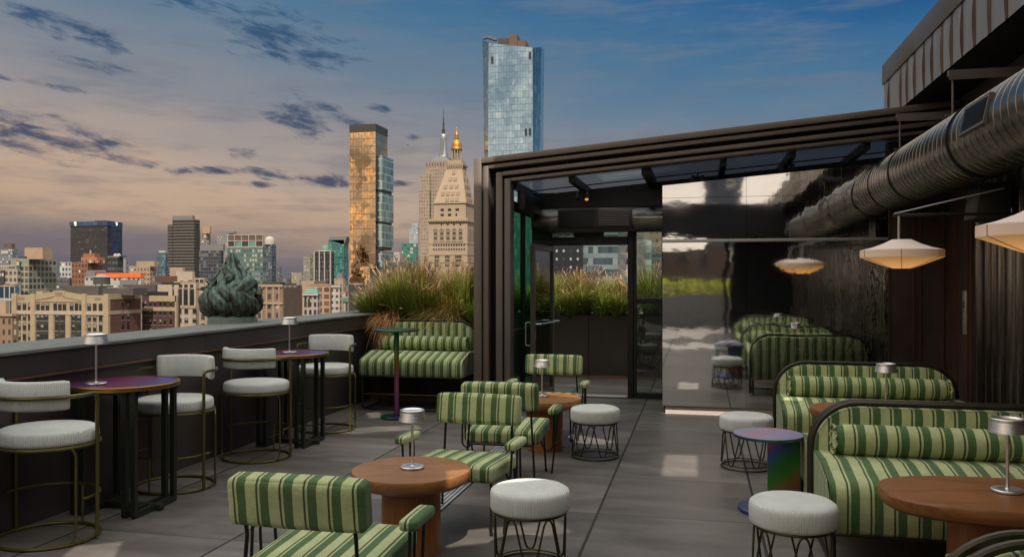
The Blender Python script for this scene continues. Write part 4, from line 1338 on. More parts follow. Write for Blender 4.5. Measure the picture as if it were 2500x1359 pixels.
G = {
 'tall1': clump(1,'tall',900,.84,.36,plumes=34,droop=.35), 'tall2': clump(2,'tan',850,.76,.38,plumes=30,droop=.4), 'tall3': clump(3,'olive',900,.90,.34,plumes=34,droop=.3),
 'gold1': clump(4,'gold',900,.52,.46,lean=(-.10,-.12),droop=1.0,wdt=.0045), 'lime1': clump(5,'lime',360,.46,.36,droop=.75,wdt=.009), 'lime2': clump(6,'lime',320,.50,.32,droop=.6,wdt=.009),
 'rust1': clump(7,'rust',620,.26,.10,lean=(-.06,-.20),droop=1.55,wdt=.004), 'bush1': clump(8,'tall',800,.62,.42,plumes=14,droop=.5,wdt=.008),
}
def grass(kind, label, loc, rz, group, sc=1.0):
    t = thing('ornamental_grass', label, 'grass clump', loc, rz, group)
    t.scale = (sc, sc, sc)
    b, p = G[kind]
    o = bpy.data.objects.new('blades', b); col.objects.link(o); o.parent = t
    if p:
        o = bpy.data.objects.new('plumes', p); col.objects.link(o); o.parent = t
gl = 'ornamental grasses behind the striped bench'
ZP = 1.0
for i, (k, x, y, rz, sc, lb) in enumerate([
  ('bush1',-4.44,10.72,.3,.95,'green grass clump leaning left over the parapet end, before the round glass disc'),
  ('tall2',-4.30,10.98,1.2,1.0,'tan plumed grass clump at the left end of the planter'),
  ('tall1',-4.06,10.72,2.2,1.0,'dark green grass clump with rusty plumes behind the tall pedestal table'),
  ('tall3',-3.90,11.05,.7,1.05,'tallest reddish brown plumed grass clump behind the striped bench'),
  ('bush1',-3.72,10.70,2.9,1.05,'dense dark green grass clump over the middle of the striped bench'),
  ('tall2',-3.52,11.08,4.1,1.08,'pale plumed grass clump below the pointed stone tower'),
  ('tall1',-3.22,11.00,5.2,1.04,'straw plumed grass clump at the right, close to the pavilion frame'),
  ('tall3',-2.98,11.12,3.3,.95,'yellow green grass clump against the pavilion frame'),
  ('gold1',-3.30,10.66,.1,1.0,'low golden grass clump spilling over the top of the striped bench'),
  ('lime1',-2.93,10.66,1.9,1.0,'bright green grass clump at the right end of the striped bench'),
  ('rust1',-4.10,10.50,.35,1.45,'rust brown grass tuft drooping over the parapet corner')]):
    grass(k, lb, (x, y, ZP), rz, gl, sc)
gd = 'ornamental grasses beyond the glass door'
for i, (k, x, y, rz, sc) in enumerate([('tall2',-3.2,13.95,.2,.95),('bush1',-2.85,13.75,1.2,1.0),('tall1',-2.45,13.92,2.2,.95),('lime1',-2.32,13.66,.4,1.05),('tall3',-1.98,13.98,4.2,.92),('bush1',-1.92,13.72,3.1,1.05),('lime2',-1.58,13.66,5.0,1.1),('tall1',-1.52,13.95,.9,.9),('tall2',-1.18,13.9,2.6,.96),('lime1',-1.10,13.66,1.1,.9),('tall1',-.80,13.85,4.4,1.06),('tall3',-.42,13.9,3.0,.95),('bush1',.0,13.8,2.0,1.0),('bush1',-2.10,13.62,.8,.8),('bush1',-1.32,13.62,3.8,.8),('bush1',-.55,13.62,1.8,.85),('lime2',-2.60,13.62,.5,.9)]):
    grass(k, 'green ornamental grass with reddish plumes in the planter beyond the glass door', (x, y, .98), rz, gd, sc)

def disc():
    t = thing('round_glass_screen', 'large round frosted glass disc behind the ornamental grasses', 'glass screen', (-4.58, 12.1, 1.30))
    m = glass('frosted_glass', (.62,.68,.62), .10, .35)
    n = 72; r = .60
    vs = [(r*math.cos(2*PI*i/n), y, r*math.sin(2*PI*i/n)) for y in (0,.012) for i in range(n)]
    fs = [tuple(range(n)), tuple(reversed(range(n,2*n)))] + [(i,n+i,n+(i+1)%n,(i+1)%n) for i in range(n)]
    MB().add(vs, fs).build('glass', m, t, ang=30)
    MB().tube([(r*math.cos(2*PI*i/n), .006, r*math.sin(2*PI*i/n)) for i in range(n)], .008, 6, True).build('rim', M['copper_trim'], t)
    MB().box(-.05,.05,-.03,.04,-1.2,-.59).build('stand', M['frame_dark'], t, False)
disc()

# ================================================================== WHAT STANDS BEHIND THE CAMERA (seen in the mirror wall)
def rear():
    t = thing('rear_canopy', 'dark flat canopy on posts behind the viewer, seen in the mirror wall', 'canopy', (0, -3.4, 0))
    MB().box(-3.2,2.7,-2.0,-.6,2.88,3.78).build('roof_slab', M['frame_dark'], t, False)
    MB().box(.95,2.7,-2.05,-2.0,0,2.879).build('back_screen', M['frame_dark'], t, False)
    for x in (-3.0, .8): MB().box(x-.06,x+.06,-1.9,-1.78,0,2.949).build('post', M['frame_dark'], t, False)
    planter((-3.6, -8.4, 0), (6.2, .8, 1.05), 'grey planter with a clipped green hedge, seen in the mirror wall', 4, simple('grey_planter', (.34,.32,.30), .7))
    hb = MB()
    rng = random.Random(9)
    for i in range(2600):
        c = Vector((rng.uniform(-3.5,2.5), rng.uniform(-8.3,-7.7), rng.uniform(1.02,1.62)))
        a = Vector((rng.uniform(-1,1),rng.uniform(-1,1),rng.uniform(-1,1)))*.06; b_ = Vector((rng.uniform(-1,1),rng.uniform(-1,1),rng.uniform(-1,1)))*.06
        hb.add([c-a, c+b_, c+a], [(0,1,2)])
    h = hb.build('hedge', simple('hedge_leaf', (.52,.56,.07), .7, 0, .3, 8), None, False)
    tag(h, 'clipped yellow green hedge in the grey planter, seen in the mirror wall', 'hedge')
rear()

GZ0 = -66.0
# Added sun blocker, unseen behind the viewer, keeps the sun off the terrace;
# its openings are cut to shape the sun patches on the floor.
def sun_blocker():
    o = Vector((0, -7.0, 0)); p = Vector((1, 0, 0)); nrm = Vector((0, 1, 0))
    def proj(x, y, z=0.0):
        d = (o.y-y)/SUNH.y
        return (x+SUNH.x*d, z + d*math.tan(SUN_EL))
    def fl(u, v):
        Z = FPX*EYE/(v-680.); l = Z*(u-1250)/FPX
        return (-Z*SN + l*CS, Z*CS + l*SN)
    patches = [
      [(1624,1109),(1702,1112),(1703,1164),(1615,1161)],
      [(1090,1299),(1360,1271),(1396,1299),(1090,1336)],
      [(822,1056),(860,1045),(1015,1036),(1030,1047),(860,1059)],
      [(150,1359),(185,1333),(299,1321),(275,1365)],
      [(1300,1052),(1354,1052),(1505,1078),(1462,1088),(1300,1062)],
      [(1853,1098),(1882,1090),(1905,1094),(1905,1101)],
      [(890,1008),(925,1006),(935,1018),(905,1020)],
      [(1400,930),(1540,938),(1540,948),(1380,945)],
    ]
    holes = [[proj(*fl(u, v)) for (u, v) in q] for q in patches]
    # plinth of the mirror wall also catches the sun
    holes.append([proj(-.45,10.17,.0), proj(.60,10.17,.0), proj(.60,10.17,.112), proj(-.45,10.17,.112)])
    # the tops of the grasses are let into the sun as well
    holes.append([proj(-4.75,10.7,1.42), proj(-2.78,10.7,1.42), proj(-2.78,10.7,2.2), proj(-4.75,10.7,2.2)])
    bm = bmesh.new()
    zt_ = proj(0,13.6,1.15)[1]
    out = [(-3.6,9.3),(11.0,9.3),(11.0,28.6),(7.4,28.6),(7.4,zt_),(2.9,zt_),(2.9,28.6),(-3.6,28.6)]
    es = []
    for loop in [out]+holes:
        vs = [bm.verts.new((o.x+p.x*a, o.y+p.y*a, b)) for a, b in loop]
        for i in range(len(vs)): es.append(bm.edges.new((vs[i], vs[(i+1) % len(vs)])))
    bmesh.ops.triangle_fill(bm, use_beauty=True, edges=es, normal=nrm)
    me = bpy.data.meshes.new('blocker_mesh'); bm.to_mesh(me); bm.free()
    me.materials.append(simple('blocker_grey', (.30,.27,.24), .85))
    t = thing('added_sun_blocker', 'added pierced sun blocker on posts behind the viewer, outside the picture', 'screen', (0,0,0))
    w = bpy.data.objects.new('blocker_sheet', me); col.objects.link(w); w.parent = t
    for x in (-3.5, 10.9): MB().box(x-.1,x+.1,-7.25,-7.02,GZ0,28.6).build('post', M['frame_dark'], t, False)  # posts only carry the added sun blocker
sun_blocker()
# ================================================================== THE CITY
GZ = -66.0
gm = simple('street_ground', (.09,.088,.085), .9, 0, .2, .01)
tag(MB().box(-25000,25000,-25000,25000,GZ-1,GZ).build('city_ground', gm, None, False), kind='structure')

class Bld:
    """A block with faces on the street grid. u0..uc is its front, uc..u1 its flank, v its roofline, Y its distance up the avenue."""
    def __init__(s, name, label, cat, u0, uc, u1, v, Y, mat, group=None, depth=None, vb=None):
        s.Y = Y; s.x0 = on_y(u0, v, Y)[0]; s.x1, s.zt = on_y(uc, v, Y)
        if depth is None:
            if u1 is None or u1 <= uc+.5: depth = (s.x1-s.x0)*.8
            else: depth = s.x1/math.tan(azim(u1)) - Y
        s.d = max(3.0, min(depth, 90.0)); s.w = s.x1-s.x0
        zb = GZ if vb is None else on_y(uc, vb, Y)[1]
        s.H = s.zt-zb; s.zb = zb
        s.t = thing(name, label, cat, (s.x1, Y, zb), 0, group)
        s.mat = mat
        if mat: s.part('wall', -s.w, 0, 0, s.d, 0, s.H, mat)
    def part(s, name, x0, x1, y0, y1, z0, z1, mat, parent=None, bevel=0):
        return MB().box(x0,x1,y0,y1,z0,z1).build(name, mat, parent or s.t, False, bevel=bevel)
    def X(s, u): return on_y(u, 680, s.Y)[0]-s.x1          # local x on the front face
    def Z(s, v, u=None): return on_y(u if u is not None else (azc(s)), v, s.Y)[1]-s.zb
    def pt(s, u, v): 
        x, z = on_y(u, v, s.Y); return x-s.x1, z-s.zb
    def roofbox(s, u0, u1, v, mat, y0=.15, y1=.8, name='penthouse', v0=None):
        xa = s.X(u0); xb = s.X(u1); z = on_y((u0+u1)/2, v, s.Y+s.d*y0)[1]-s.zb
        k = (s.Y+s.d*y0)/s.Y
        xa = (xa+s.x1)*k-s.x1; xb = (xb+s.x1)*k-s.x1
        zb = s.H+.01 if v0 is None else on_y((u0+u1)/2, v0, s.Y)[1]-s.zb
        return s.part(name, xa, xb, s.d*y0, s.d*y1, zb, z, mat)
    def windows(s, face, cells, w, h, mats, proud=.12, name='window', split=True):
        # each window is a frame with a recessed pane, one object per window, sharing one mesh
        me = win_mesh(w, h, face, mats, split)
        for (a, z) in cells:
            o = bpy.data.objects.new(name, me[random.randrange(len(me))]); col.objects.link(o); o.parent = s.t
            o.location = (a, -proud, z) if face == 'f' else (proud, a, z)
def azc(s):
    return 1250 + FPX*math.tan(math.atan2(s.x1, s.Y)+YAW)
_wm = {}
def win_mesh(w, h, face, mats, split):
    key = (round(w,2), round(h,2), face, tuple(m.name for m in mats), split)
    if key in _wm: return _wm[key]
    res = []
    for k in range(4):
        b = MB(); fr = min(w, h)*.09
        def bx(x0,x1,z0,z1,d0,d1,mi):
            if face == 'f': b.box(x0,x1,d0,d1,z0,z1,mi)
            else: b.box(-d1,-d0,x0,x1,z0,z1,mi)
        bx(-w/2,w/2,-h/2,-h/2+fr,0,.25,0); bx(-w/2,w/2,h/2-fr,h/2,0,.25,0)
        bx(-w/2,-w/2+fr,-h/2+fr,h/2-fr,0,.25,0); bx(w/2-fr,w/2,-h/2+fr,h/2-fr,0,.25,0)
        bx(-w/2-.12,w/2+.12,-h/2-.16,-h/2-.001,-.12,.25,2)
        zm = h*(.0 if not split else [.05,-.22,.2,.0][k])
        if split: bx(-w/2+fr,w/2-fr,-fr*.4,fr*.4,.02,.2,0)
        # blind above, glass below
        bl = [.0,.28,.5,.12][k]
        top = h/2-fr; bot = -h/2+fr
        zz = top-(top-bot)*bl
        if bl > 0: bx(-w/2+fr,w/2-fr,zz,top,.10,.2,3)
        bx(-w/2+fr,w/2-fr,bot,zz-.001,.11,.2,1)
        me_o = b.build('window', list(mats), None, False)
        me = me_o.data; bpy.data.objects.remove(me_o)
        res.append(me)
    _wm[key] = res
    return res
C = {}
def city(name, c, *a, **k): return simple(name, tuple(q*.72 for q in c), *a, **k)
C['cream'] = city('cream_terracotta', (.40,.305,.185), .85, 0, .14, .25)
C['cream_lt'] = city('pale_stone', (.46,.37,.28), .85, 0, .12, .25)
C['brick'] = city('red_brown_brick', (.115,.050,.034), .9, 0, .22, .3)
C['brick_d'] = city('dark_brown_brick', (.085,.038,.030), .9, 0, .22, .3)
C['roof'] = city('roof_felt', (.085,.075,.066), .9, 0, .2, .2)
C['roof_lt'] = city('roof_edge', (.36,.34,.31), .8, 0, .2, .2)
C['tank'] = city('tank_timber', (.07,.065,.062), .85, 0, .25, 1.5, stretch=(6,6,.5))
C['tank_roof'] = city('tank_roof', (.25,.25,.26), .6)
C['pane'] = city('dark_pane', (.020,.024,.026), .12, 0, .4, .8, spec=.7)
C['blind'] = city('window_blind', (.30,.29,.25), .7)
C['sash'] = city('window_sash', (.035,.033,.028), .6)
C['sash_w'] = city('pale_sash', (.30,.27,.21), .6)
C['spandrel'] = city('dark_spandrel', (.045,.042,.036), .5)
C['stone'] = city('limestone', (.46,.35,.235), .85, 0, .10, .08)
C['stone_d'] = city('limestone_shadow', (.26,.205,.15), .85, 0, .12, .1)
C['gold'] = city('gilded_dome', (.52,.27,.05), .5, .6, .2, .6)
C['metal_lt'] = city('mast_metal', (.50,.50,.50), .35, .7)
C['metal_dk'] = city('antenna_metal', (.09,.08,.075), .5, .5)
C['rust_roof'] = city('plant_screen', (.13,.085,.055), .7, 0, .2, .3)
C['orange'] = city('orange_netting', (.85,.17,.035), .7, 0, .2, .2)
C['verdi'] = city('copper_green_roof', (.13,.27,.22), .7, 0, .25, .3)
C['white'] = city('white_masonry', (.48,.44,.38), .8, 0, .1, .3)
C['tan'] = city('tan_masonry', (.42,.29,.19), .85, 0, .12, .2)
C['orange_brick'] = city('orange_brick', (.30,.125,.06), .85, 0, .15, .3)
C['green'] = city('roof_planting', (.03,.05,.012), .9, 0, .4, 2)
C['black'] = city('black_cladding', (.02,.02,.022), .5)
C['greycl'] = city('grey_cladding', (.20,.19,.185), .7)
WM = [C['sash'], C['pane'], C['cream_lt'], C['blind']]

# ---- the cream and brick warehouse just over the parapet, left
b = Bld('brick_warehouse', 'cream terracotta and red brick warehouse with a shallow gable, left, over the parapet', 'building', 31, 265, 344, 722, 300, C['cream'])
t = b.t
Xs = lambda u: b.X(u)
zf = lambda v: b.pt(150, v)[1]
b.part('brick_flank', -.0, .22, .9, b.d-.3, 0, b.H-1.6, C['brick'])
b.part('flank_band', .22, .34, .6, b.d, zf(767), zf(758), C['cream'])
b.part('flank_parapet', -.4, .36, .6, b.d, b.H-1.6, b.H+.6, C['cream'])
b.part('white_band', Xs(30), .3, -.45, -.005, zf(768), zf(759), C['cream_lt'])
for u0, u1 in ((30,42),(76,87),(201,211),(255,266)): b.part('pier', Xs(u0), Xs(u1), -.5, .8, 0, zf(717), C['cream'])
for u0, u1 in ((120,132),(161,172)): b.part('pier', Xs(u0), Xs(u1), -.35, -.005, 0, zf(769), C['cream'])
# gable
gb = MB()
pr = [(Xs(87.2),zf(737)),(Xs(200.8),zf(737)),(Xs(200.8),zf(720)),(Xs(160),zf(712.5)),(Xs(131),zf(712.5)),(Xs(87.2),zf(720))]
gb.hexa([(x,-.25,z) for x, z in reversed(pr)], [(x,.5,z) for x, z in reversed(pr)][::1])
gb.build('gable', C['cream'], t, False)
for (pa, pb) in (((Xs(88),zf(733)),(Xs(132),zf(725))),((Xs(156),zf(725)),(Xs(200),zf(733)))):
    MB().tube([(pa[0],-.35,pa[1]),(pb[0],-.35,pb[1])], .16, 4).build('moulding', C['stone_d'], t, False)
b.part('crest', Xs(132), Xs(159), -.4, .55, zf(722), zf(709.5), C['cream'])
b.part('crest_shield', Xs(137), Xs(154), -.55, -.41, zf(719), zf(713), C['stone_d'])
for u0, u1 in ((43.5,59),(231,246)): b.part('ornament', Xs(u0), Xs(u1), -.12, -.005, zf(732), zf(725), C['stone_d'])
fl = [749.5, 774.5, 799, 824]
cf = []
for v in fl:
    for u in (47, 60, 73): cf.append((Xs(u), zf(v)))
    for u in (218, 231.5, 246): cf.append((Xs(u), zf(v)))
for u in (93,104.5,116,135,146.5,157.5,175,187,198): cf.append((Xs(u), zf(749.5)))
px = b.w/234.0
b.windows('f', cf, 8.6*px, 15.5*px, WM)
# tall dark bays between the piers
for u0, u1 in ((88.5,118.5),(133.5,159.5),(173.5,200)):
    b.part('bay_recess', Xs(u0), Xs(u1), -.06, -.004, 0, zf(769.5), C['spandrel'])
    cx = []
    for v in (775.5, 800, 825):
        for k in range(3 if u1-u0 > 28 else 2):
            n = 3 if u1-u0 > 28 else 2
            cx.append((Xs(u0+(u1-u0)*(k+.5)/n), zf(v)))
    b.windows('f', cx, 8.4*px, 13.5*px, WM, .2)
dep = lambda u: b.x1/math.tan(azim(u))-b.Y
zd = lambda u, v: on_y(u, v, b.Y+dep(u))[1]-b.zb
cs = []
for v in (748,772.5,797): 
    for u in (298.5,311.5): cs.append((dep(u), zd(u, v)))
b.windows('s', cs, 2.0*(dep(312)-dep(299))/4.4, 15.5*px, WM, .34)
b.roofbox(152, 240, 698, C['roof'], .25, .7)
b.roofbox(205, 325, 703, C['roof'], .35, .8)
b.roofbox(88, 104, 711, C['cream'], .1, .3, 'bulkhead')
MB().box(b.X(210)*1.1,b.X(262)*1.0,b.d*.5,b.d*.62,zf(718),zf(702)).build('roof_edge', C['roof_lt'], t, False)
# water tank on it
def tank(u, v0, v1, w, Y, label, legs=True):
    x, zt = on_y(u, v0, Y); zb = on_y(u, v1, Y)[1]; r = abs(on_y(u+w/2, 680, Y)[0]-on_y(u-w/2, 680, Y)[0])/2
    t = thing('water_tank', label, 'water tank', (x, Y, zb))
    h = zt-zb; k = h*.28
    MB().lathe([(r,h*.12),(r*.98,h-k)], 28).build('barrel', C['tank'], t)
    MB().lathe([(r*1.06,h-k),(r*.55,h-k*.42),(.05,h)], 28).build('cone_roof', C['tank_roof'], t)
    for a in range(4): MB().tube([(r*.7*math.cos(PI/4+a*PI/2), r*.7*math.sin(PI/4+a*PI/2), -2.2),(r*.7*math.cos(PI/4+a*PI/2), r*.7*math.sin(PI/4+a*PI/2), h*.12)], .2, 6).build('leg', C['metal_dk'], t)
tank(248.5, 669, 698, 33, 322, 'wooden water tank with pale cone roof on the cream and brick warehouse')

# ---- brick annex to its right
b = Bld('brick_annex', 'dark red brick block with pale bands right of the cream warehouse', 'building', 347, 430, 437, 723, 324, C['brick_d'])
zf = lambda v: b.pt(390, v)[1]
b.part('band', -b.w, .1, -.25, -.004, zf(759), zf(750), C['cream'])
b.part('parapet', -b.w*.78, .12, -.3, .6, zf(736), zf(722), C['cream'])
b.part('corner_pier', b.X(428), .35, -.3, 1.2, 0, zf(722), C['cream'])
px = b.w/83.0
b.windows('f', [(b.X(u), zf(v)) for v in (741.5,763,786,808) for u in (355.5,367.5,378.5,392,402.5,417.5)], 6*px, 12.5*px, WM, .15)
b.roofbox(330, 408, 712, C['black'], .2, .5, 'roof_shed')
b.roofbox(300, 380, 695, C['roof'], .5, .9)
b.roofbox(318, 335, 684, C['greycl'], .55, .7, 'cooling_unit')

# ---- brown pilastered fragment at the far left edge
m = facade('brown_masonry', (.27,.17,.10), (.03,.03,.03), 2.6, 4.1, .30, .25, .75, .3, 0, .25)
b = Bld('masonry_block', 'brown masonry block at the far left picture edge, below the blue grid tower', 'building', -60, 30, 36, 766, 262, m)
b.part('cornice', -b.w-.4, .5, -.6, 1.5, b.H-.9, b.H, C['tan'])
b.roofbox(-20, 14, 735, C['tan'], .1, .7)

# ---- towers and slabs farther back, left to right
crng = random.Random(77)
def tower(name, label, u0, uc, u1, v, Y, mat, **k):
    b = Bld(name, label, 'building', u0, uc, u1, v, Y, mat, **k)
    if 250 < Y < 720 and b.w > 7:
        for i in range(3):
            w = crng.uniform(.8, 2.2); x = -crng.uniform(w+.3, b.w-.4); y = crng.uniform(.1,.5)*b.d
            b.part('roof_plant', x, x+w, y, y+w, b.H+.01, b.H+crng.uniform(.6,1.6), crng.choice([C['roof'], C['greycl'], C['metal_dk'], C['rust_roof']]))
        b.part('roof_parapet', -b.w-.12, .12, -.12, .35, b.H+.005, b.H+.55, crng.choice([C['roof_lt'], C['greycl'], C['tan']]))
    return b
F = facade
m = F('blue_grid', (.42,.43,.44), (.02,.045,.06), 3.0, 9.6, .10, .06, .94, .08, .3, .2, blind=(.10,.19,.24))
b = tower('grid_tower', 'white gridded block with dark blue glass at the left picture edge', -40, 36, 41, 700, 330, m); b.roofbox(10, 34, 694, C['greycl'])
m = F('dark_left', (.055,.05,.052), (.03,.03,.035), 2.4, 3.6, .2, .25, .8, .2)
tower('dark_block', 'small dark block at the left picture edge behind the white gridded block', -40, 10, 13, 660, 470, m)
m = F('pale_left', (.40,.34,.27), (.08,.09,.09), 2.5, 3.6, .25, .25, .75, .2)
b = tower('pale_block', 'pale tan block partly hidden at the left edge', -30, 26, 30, 645, 640, m)
m = F('slate_left', (.20,.21,.235), (.10,.12,.14), 3.2, 3.8, .2, .3, .8, .2)
b = tower('slate_tower', 'blue grey tower with a dark rooftop box at the left edge', -30, 30, 42, 608, 900, m); b.roofbox(8, 29, 595, C['rust_roof'])
b.part('billboard', b.X(4), b.X(21), -.8, -.1, b.pt(10,620)[1], b.pt(10,612)[1], C['white'])
m = F('apt_glass', (.34,.29,.21), (.05,.085,.075), 3.4, 4.0, .16, .22, .86, .10, .2, .2, blind=(.16,.24,.20))
b = tower('apartment_tower', 'wide beige and green glass apartment block with a tan rooftop bulkhead, left', 21, 70, 138, 633, 455, m)
b.roofbox(60, 104, 605, C['tan'], .0, .35, 'bulkhead'); b.roofbox(46, 66, 627, C['green'], .0, .2, 'roof_garden')
b.part('glass_bay', b.X(43), b.X(52), -.9, -.01, 0, b.H*.98, F('bay_glass', (.10,.13,.12), (.04,.085,.075), 2.2, 4.0, .06, .1, .9, .06, .5, .2))
m = F('apt_low', (.42,.34,.25), (.06,.07,.065), 3.3, 4.3, .2, .25, .78, .12)
b = tower('apartment_wing', 'lower cream wing in front of the wide beige apartment block', 13, 42, 46, 658, 440, m)
m = F('white_grid', (.52,.50,.47), (.07,.08,.09), 3.4, 4.6, .18, .2, .8, .15)
b = tower('white_block', 'white gridded block left of the orange brick tower', 146, 174, 177, 641, 640, m)
m = F('grey_low', (.11,.10,.10), (.05,.05,.055), 3.2, 4.2, .2, .3, .7, .3)
tower('grey_block', 'low dark grey block between the apartment block and the orange brick tower', 138, 170, 174, 680, 560, m)
m = F('orange_brick_f', (.24,.105,.055), (.03,.028,.026), 3.0, 4.2, .27, .25, .72, .3, 0, .12)
b = tower('orange_brick_tower', 'orange brick tower with a stepped rooftop in front of the black office slab', 175, 214, 251, 642, 560, m)
ob = F('orange_top_f', (.42,.17,.075), (.08,.04,.03), 3.6, 6.0, .3, .3, .7, .4)
b.roofbox(198, 236, 628, ob, .05, .6, 'upper_storey'); b.roofbox(203, 231, 619, C['orange_brick'], .15, .5, 'top_storey', v0=628); b.roofbox(219, 221.5, 611, C['white'], .25, .3, 'flue', v0=619)
m = F('mesh_left', (.20,.19,.19), (.07,.07,.07), 2.4, 4.0, .2, .3, .8, .3)
# the black office slab with a lit numeral on its blue crown
m = F('penn_front', (.040,.040,.043), (.020,.020,.022), 5.0, 3.9, .02, .30, .92, .25, .0, .06, blind=(.06,.06,.06))
b = tower('office_slab', 'black office slab with a blue crown bearing a lit numeral, left skyline', 172, 262, 297, 541, 1150, m)
b.part('crown', -b.w-1, 1, -1, b.d+1, b.pt(200,552)[1], b.H+.5, F('penn_crown', (.022,.045,.10), (.028,.055,.12), 9, 9, .05, .05, .95, .2, .2, bright=0))
b.part('blue_flank', .02, 1.2, 8, b.d, 0, b.pt(200,552.2)[1], F('penn_side', (.022,.030,.060), (.03,.045,.09), 6, 3.9, .05, .2, .9, .15, .3, bright=0))
lit = newmat('lit_numeral'); P(lit[1], lit[2], (.8,.75,.4), .5, emit=(1,.95,.50), es=1.6)
def numeral(x, z, s, face):
    n = MB()
    def bx(a0,a1,z0,z1):
        if face == 'f': n.box(x+a0*s,x+a1*s,-2.0,-1.2,z+z0*s,z+z1*s)
        else: n.box(1.2,2.0,x+a0*s,x+a1*s,z+z0*s,z+z1*s)
    if face == 'f':
        n.hexa([(x-.14*s,-2.0,z-.5*s),(x+.14*s,-2.0,z-.5*s),(x+.14*s,-1.2,z-.5*s),(x-.14*s,-1.2,z-.5*s)],[(x-.14*s,-2.0,z+.5*s),(x+.14*s,-2.0,z+.5*s),(x+.14*s,-1.2,z+.5*s),(x-.14*s,-1.2,z+.5*s)])
        n.hexa([(x-.40*s,-2.0,z+.12*s),(x-.145*s,-2.0,z+.30*s),(x-.145*s,-1.2,z+.30*s),(x-.40*s,-1.2,z+.12*s)],[(x-.40*s,-2.0,z+.30*s),(x-.145*s,-2.0,z+.5*s),(x-.145*s,-1.2,z+.5*s),(x-.40*s,-1.2,z+.30*s)])
    else:
        bx(-.14,.14,-.5,.5); bx(-.40,-.145,.16,.40)
    return n
zc = b.pt(185,546.5)[1]
numeral(b.X(186), zc, 6.6, 'f').build('numeral_sign', lit[0], b.t, False)
numeral(b.d*.60, zc, 5.0, 's').build('numeral_sign', lit[0], b.t, False)
b.part('roof_plant', b.X(225), b.X(252), 5, 25, b.H+.5, b.pt(235,538.5)[1], C['black'])
# around the orange netting
m = F('dark_cube', (.022,.022,.026), (.06,.08,.07), 3.0, 5.2, .14, .35, .9, .15, 0, .3, blind=(.13,.15,.12))
b = tower('dark_loft', 'small black loft block with two white rooftop domes', 263, 288, 301, 627, 610, m)
for u in (277, 285):
    x, z = b.pt(u, 627); r = b.w*.17
    MB().lathe([(r,0),(r*1.02,r*.7),(r*.85,r*1.25),(r*.45,r*1.55),(.01,r*1.65)], 20, x, b.d*.4, b.H).build('roof_dome', C['white'], b.t)
b.roofbox(288, 304, 625, C['black'], .2, .6)
m = F('grey_slab', (.30,.29,.285), (.08,.085,.09), 5.5, 4.4, .36, .3, .75, .3)
tower('grey_slab', 'plain grey slab right of the small black loft block', 290, 306, 315, 632, 640, m)
m = F('white_low', (.46,.42,.37), (.06,.06,.06), 3.2, 5.0, .25, .3, .7, .3)
b = tower('netted_building', 'low white building whose top storey is wrapped in bright orange netting', 207, 344, 350, 678, 420, m)
b.part('orange_net', b.X(236), .15, -.35, b.d, b.pt(300,678)[1]+.02, b.pt(300,667)[1], C['orange'])
b.part('roof_hoarding', b.X(204), b.X(252), 2.0, 2.4, b.H-3, b.pt(230,660)[1], C['greycl'])
b.roofbox(232, 300, 664, C['brick'], .1, .5)
b.roofbox(292, 335, 683, C['greycl'], -.3, -.05, 'roof_plant', v0=700)
m = F('tan_slab', (.40,.27,.18), (.10,.085,.07), 3.6, 4.6, .22, .35, .75, .3, 0, .15)
b = tower('tan_apartments', 'tan apartment block with dark balconies, right of the orange netting', 313, 366, 381, 651, 690, m)
b.roofbox(333, 377, 638, C['tan'], .0, .6)
m = F('teal_small', (.10,.15,.18), (.07,.13,.17), 3.0, 3.8, .06, .15, .9, .1, .5, .2, blind=(.18,.26,.28))
b = tower('blue_glass_tower', 'slim blue glass tower left of the dark banded tower', 383, 404, 411, 617, 1200, m); b.roofbox(388, 403, 612, C['white'])
m = F('banded', (.16,.145,.115), (.022,.024,.026), 40, 4.1, .0, .30, .95, .2, .1, .0, wvar=.08)
b = tower('banded_tower', 'dark grey tower with pale horizontal bands and a sloped top, left of centre', 423, 474, 488, 536, 1000, m)
b.roofbox(421, 470, 527, C['greycl'], .0, .4, 'crown')
b.part('slab_fin', b.X(419), b.X(430), 2, b.d*.5, 0, b.pt(425,527.5)[1], C['spandrel'])
b.part('west_wing', b.X(407), b.X(419.5), 2, b.d*.5, 0, b.pt(412,549)[1], m)
b.part('stair_shaft', .1, 1.5, b.d*.3, b.d*.75, 0, b.H-8, C['spandrel'])
m = F('tan_far', (.34,.25,.16), (.07,.09,.08), 4.0, 4.0, .15, .2, .8, .15)
b = tower('tan_tower', 'slim tan tower behind the right side of the dark banded tower', 488, 503, 514, 570, 1150, m); b.roofbox(494, 512, 553, C['tan'], 0, .4)
m = F('grey_glass', (.095,.10,.115), (.045,.055,.075), 3.2, 4.0, .07, .15, .88, .1, .5, .2, blind=(.14,.15,.17))
b = tower('grey_glass_block', 'grey blue glass block with a pale flat crown beside the dark banded tower', 486, 540, 546, 612, 820, m)
b.roofbox(488, 545, 597, C['greycl'], .0, .8, 'crown')
m = F('grey_slab2', (.27,.25,.24), (.12,.12,.12), 3.0, 4.0, .25, .3, .7, .3)
b = tower('grey_tower', 'grey tower behind the left side of the gridded teal building', 530, 558, 570, 570, 1250, m); b.roofbox(536, 570, 566, C['greycl'])
m = F('teal_grid', (.13,.16,.145), (.07,.17,.155), 3.3, 5.0, .16, .22, .80, .10, .5, .45, blind=(.32,.42,.37))
b = tower('gridded_building', 'teal glass building with a white framed rooftop grid behind the bronze flame', 555, 642, 650, 603, 800, m)
zg0 = b.H; z1 = b.pt(600,573)[1]; zm = b.pt(600,588)[1]
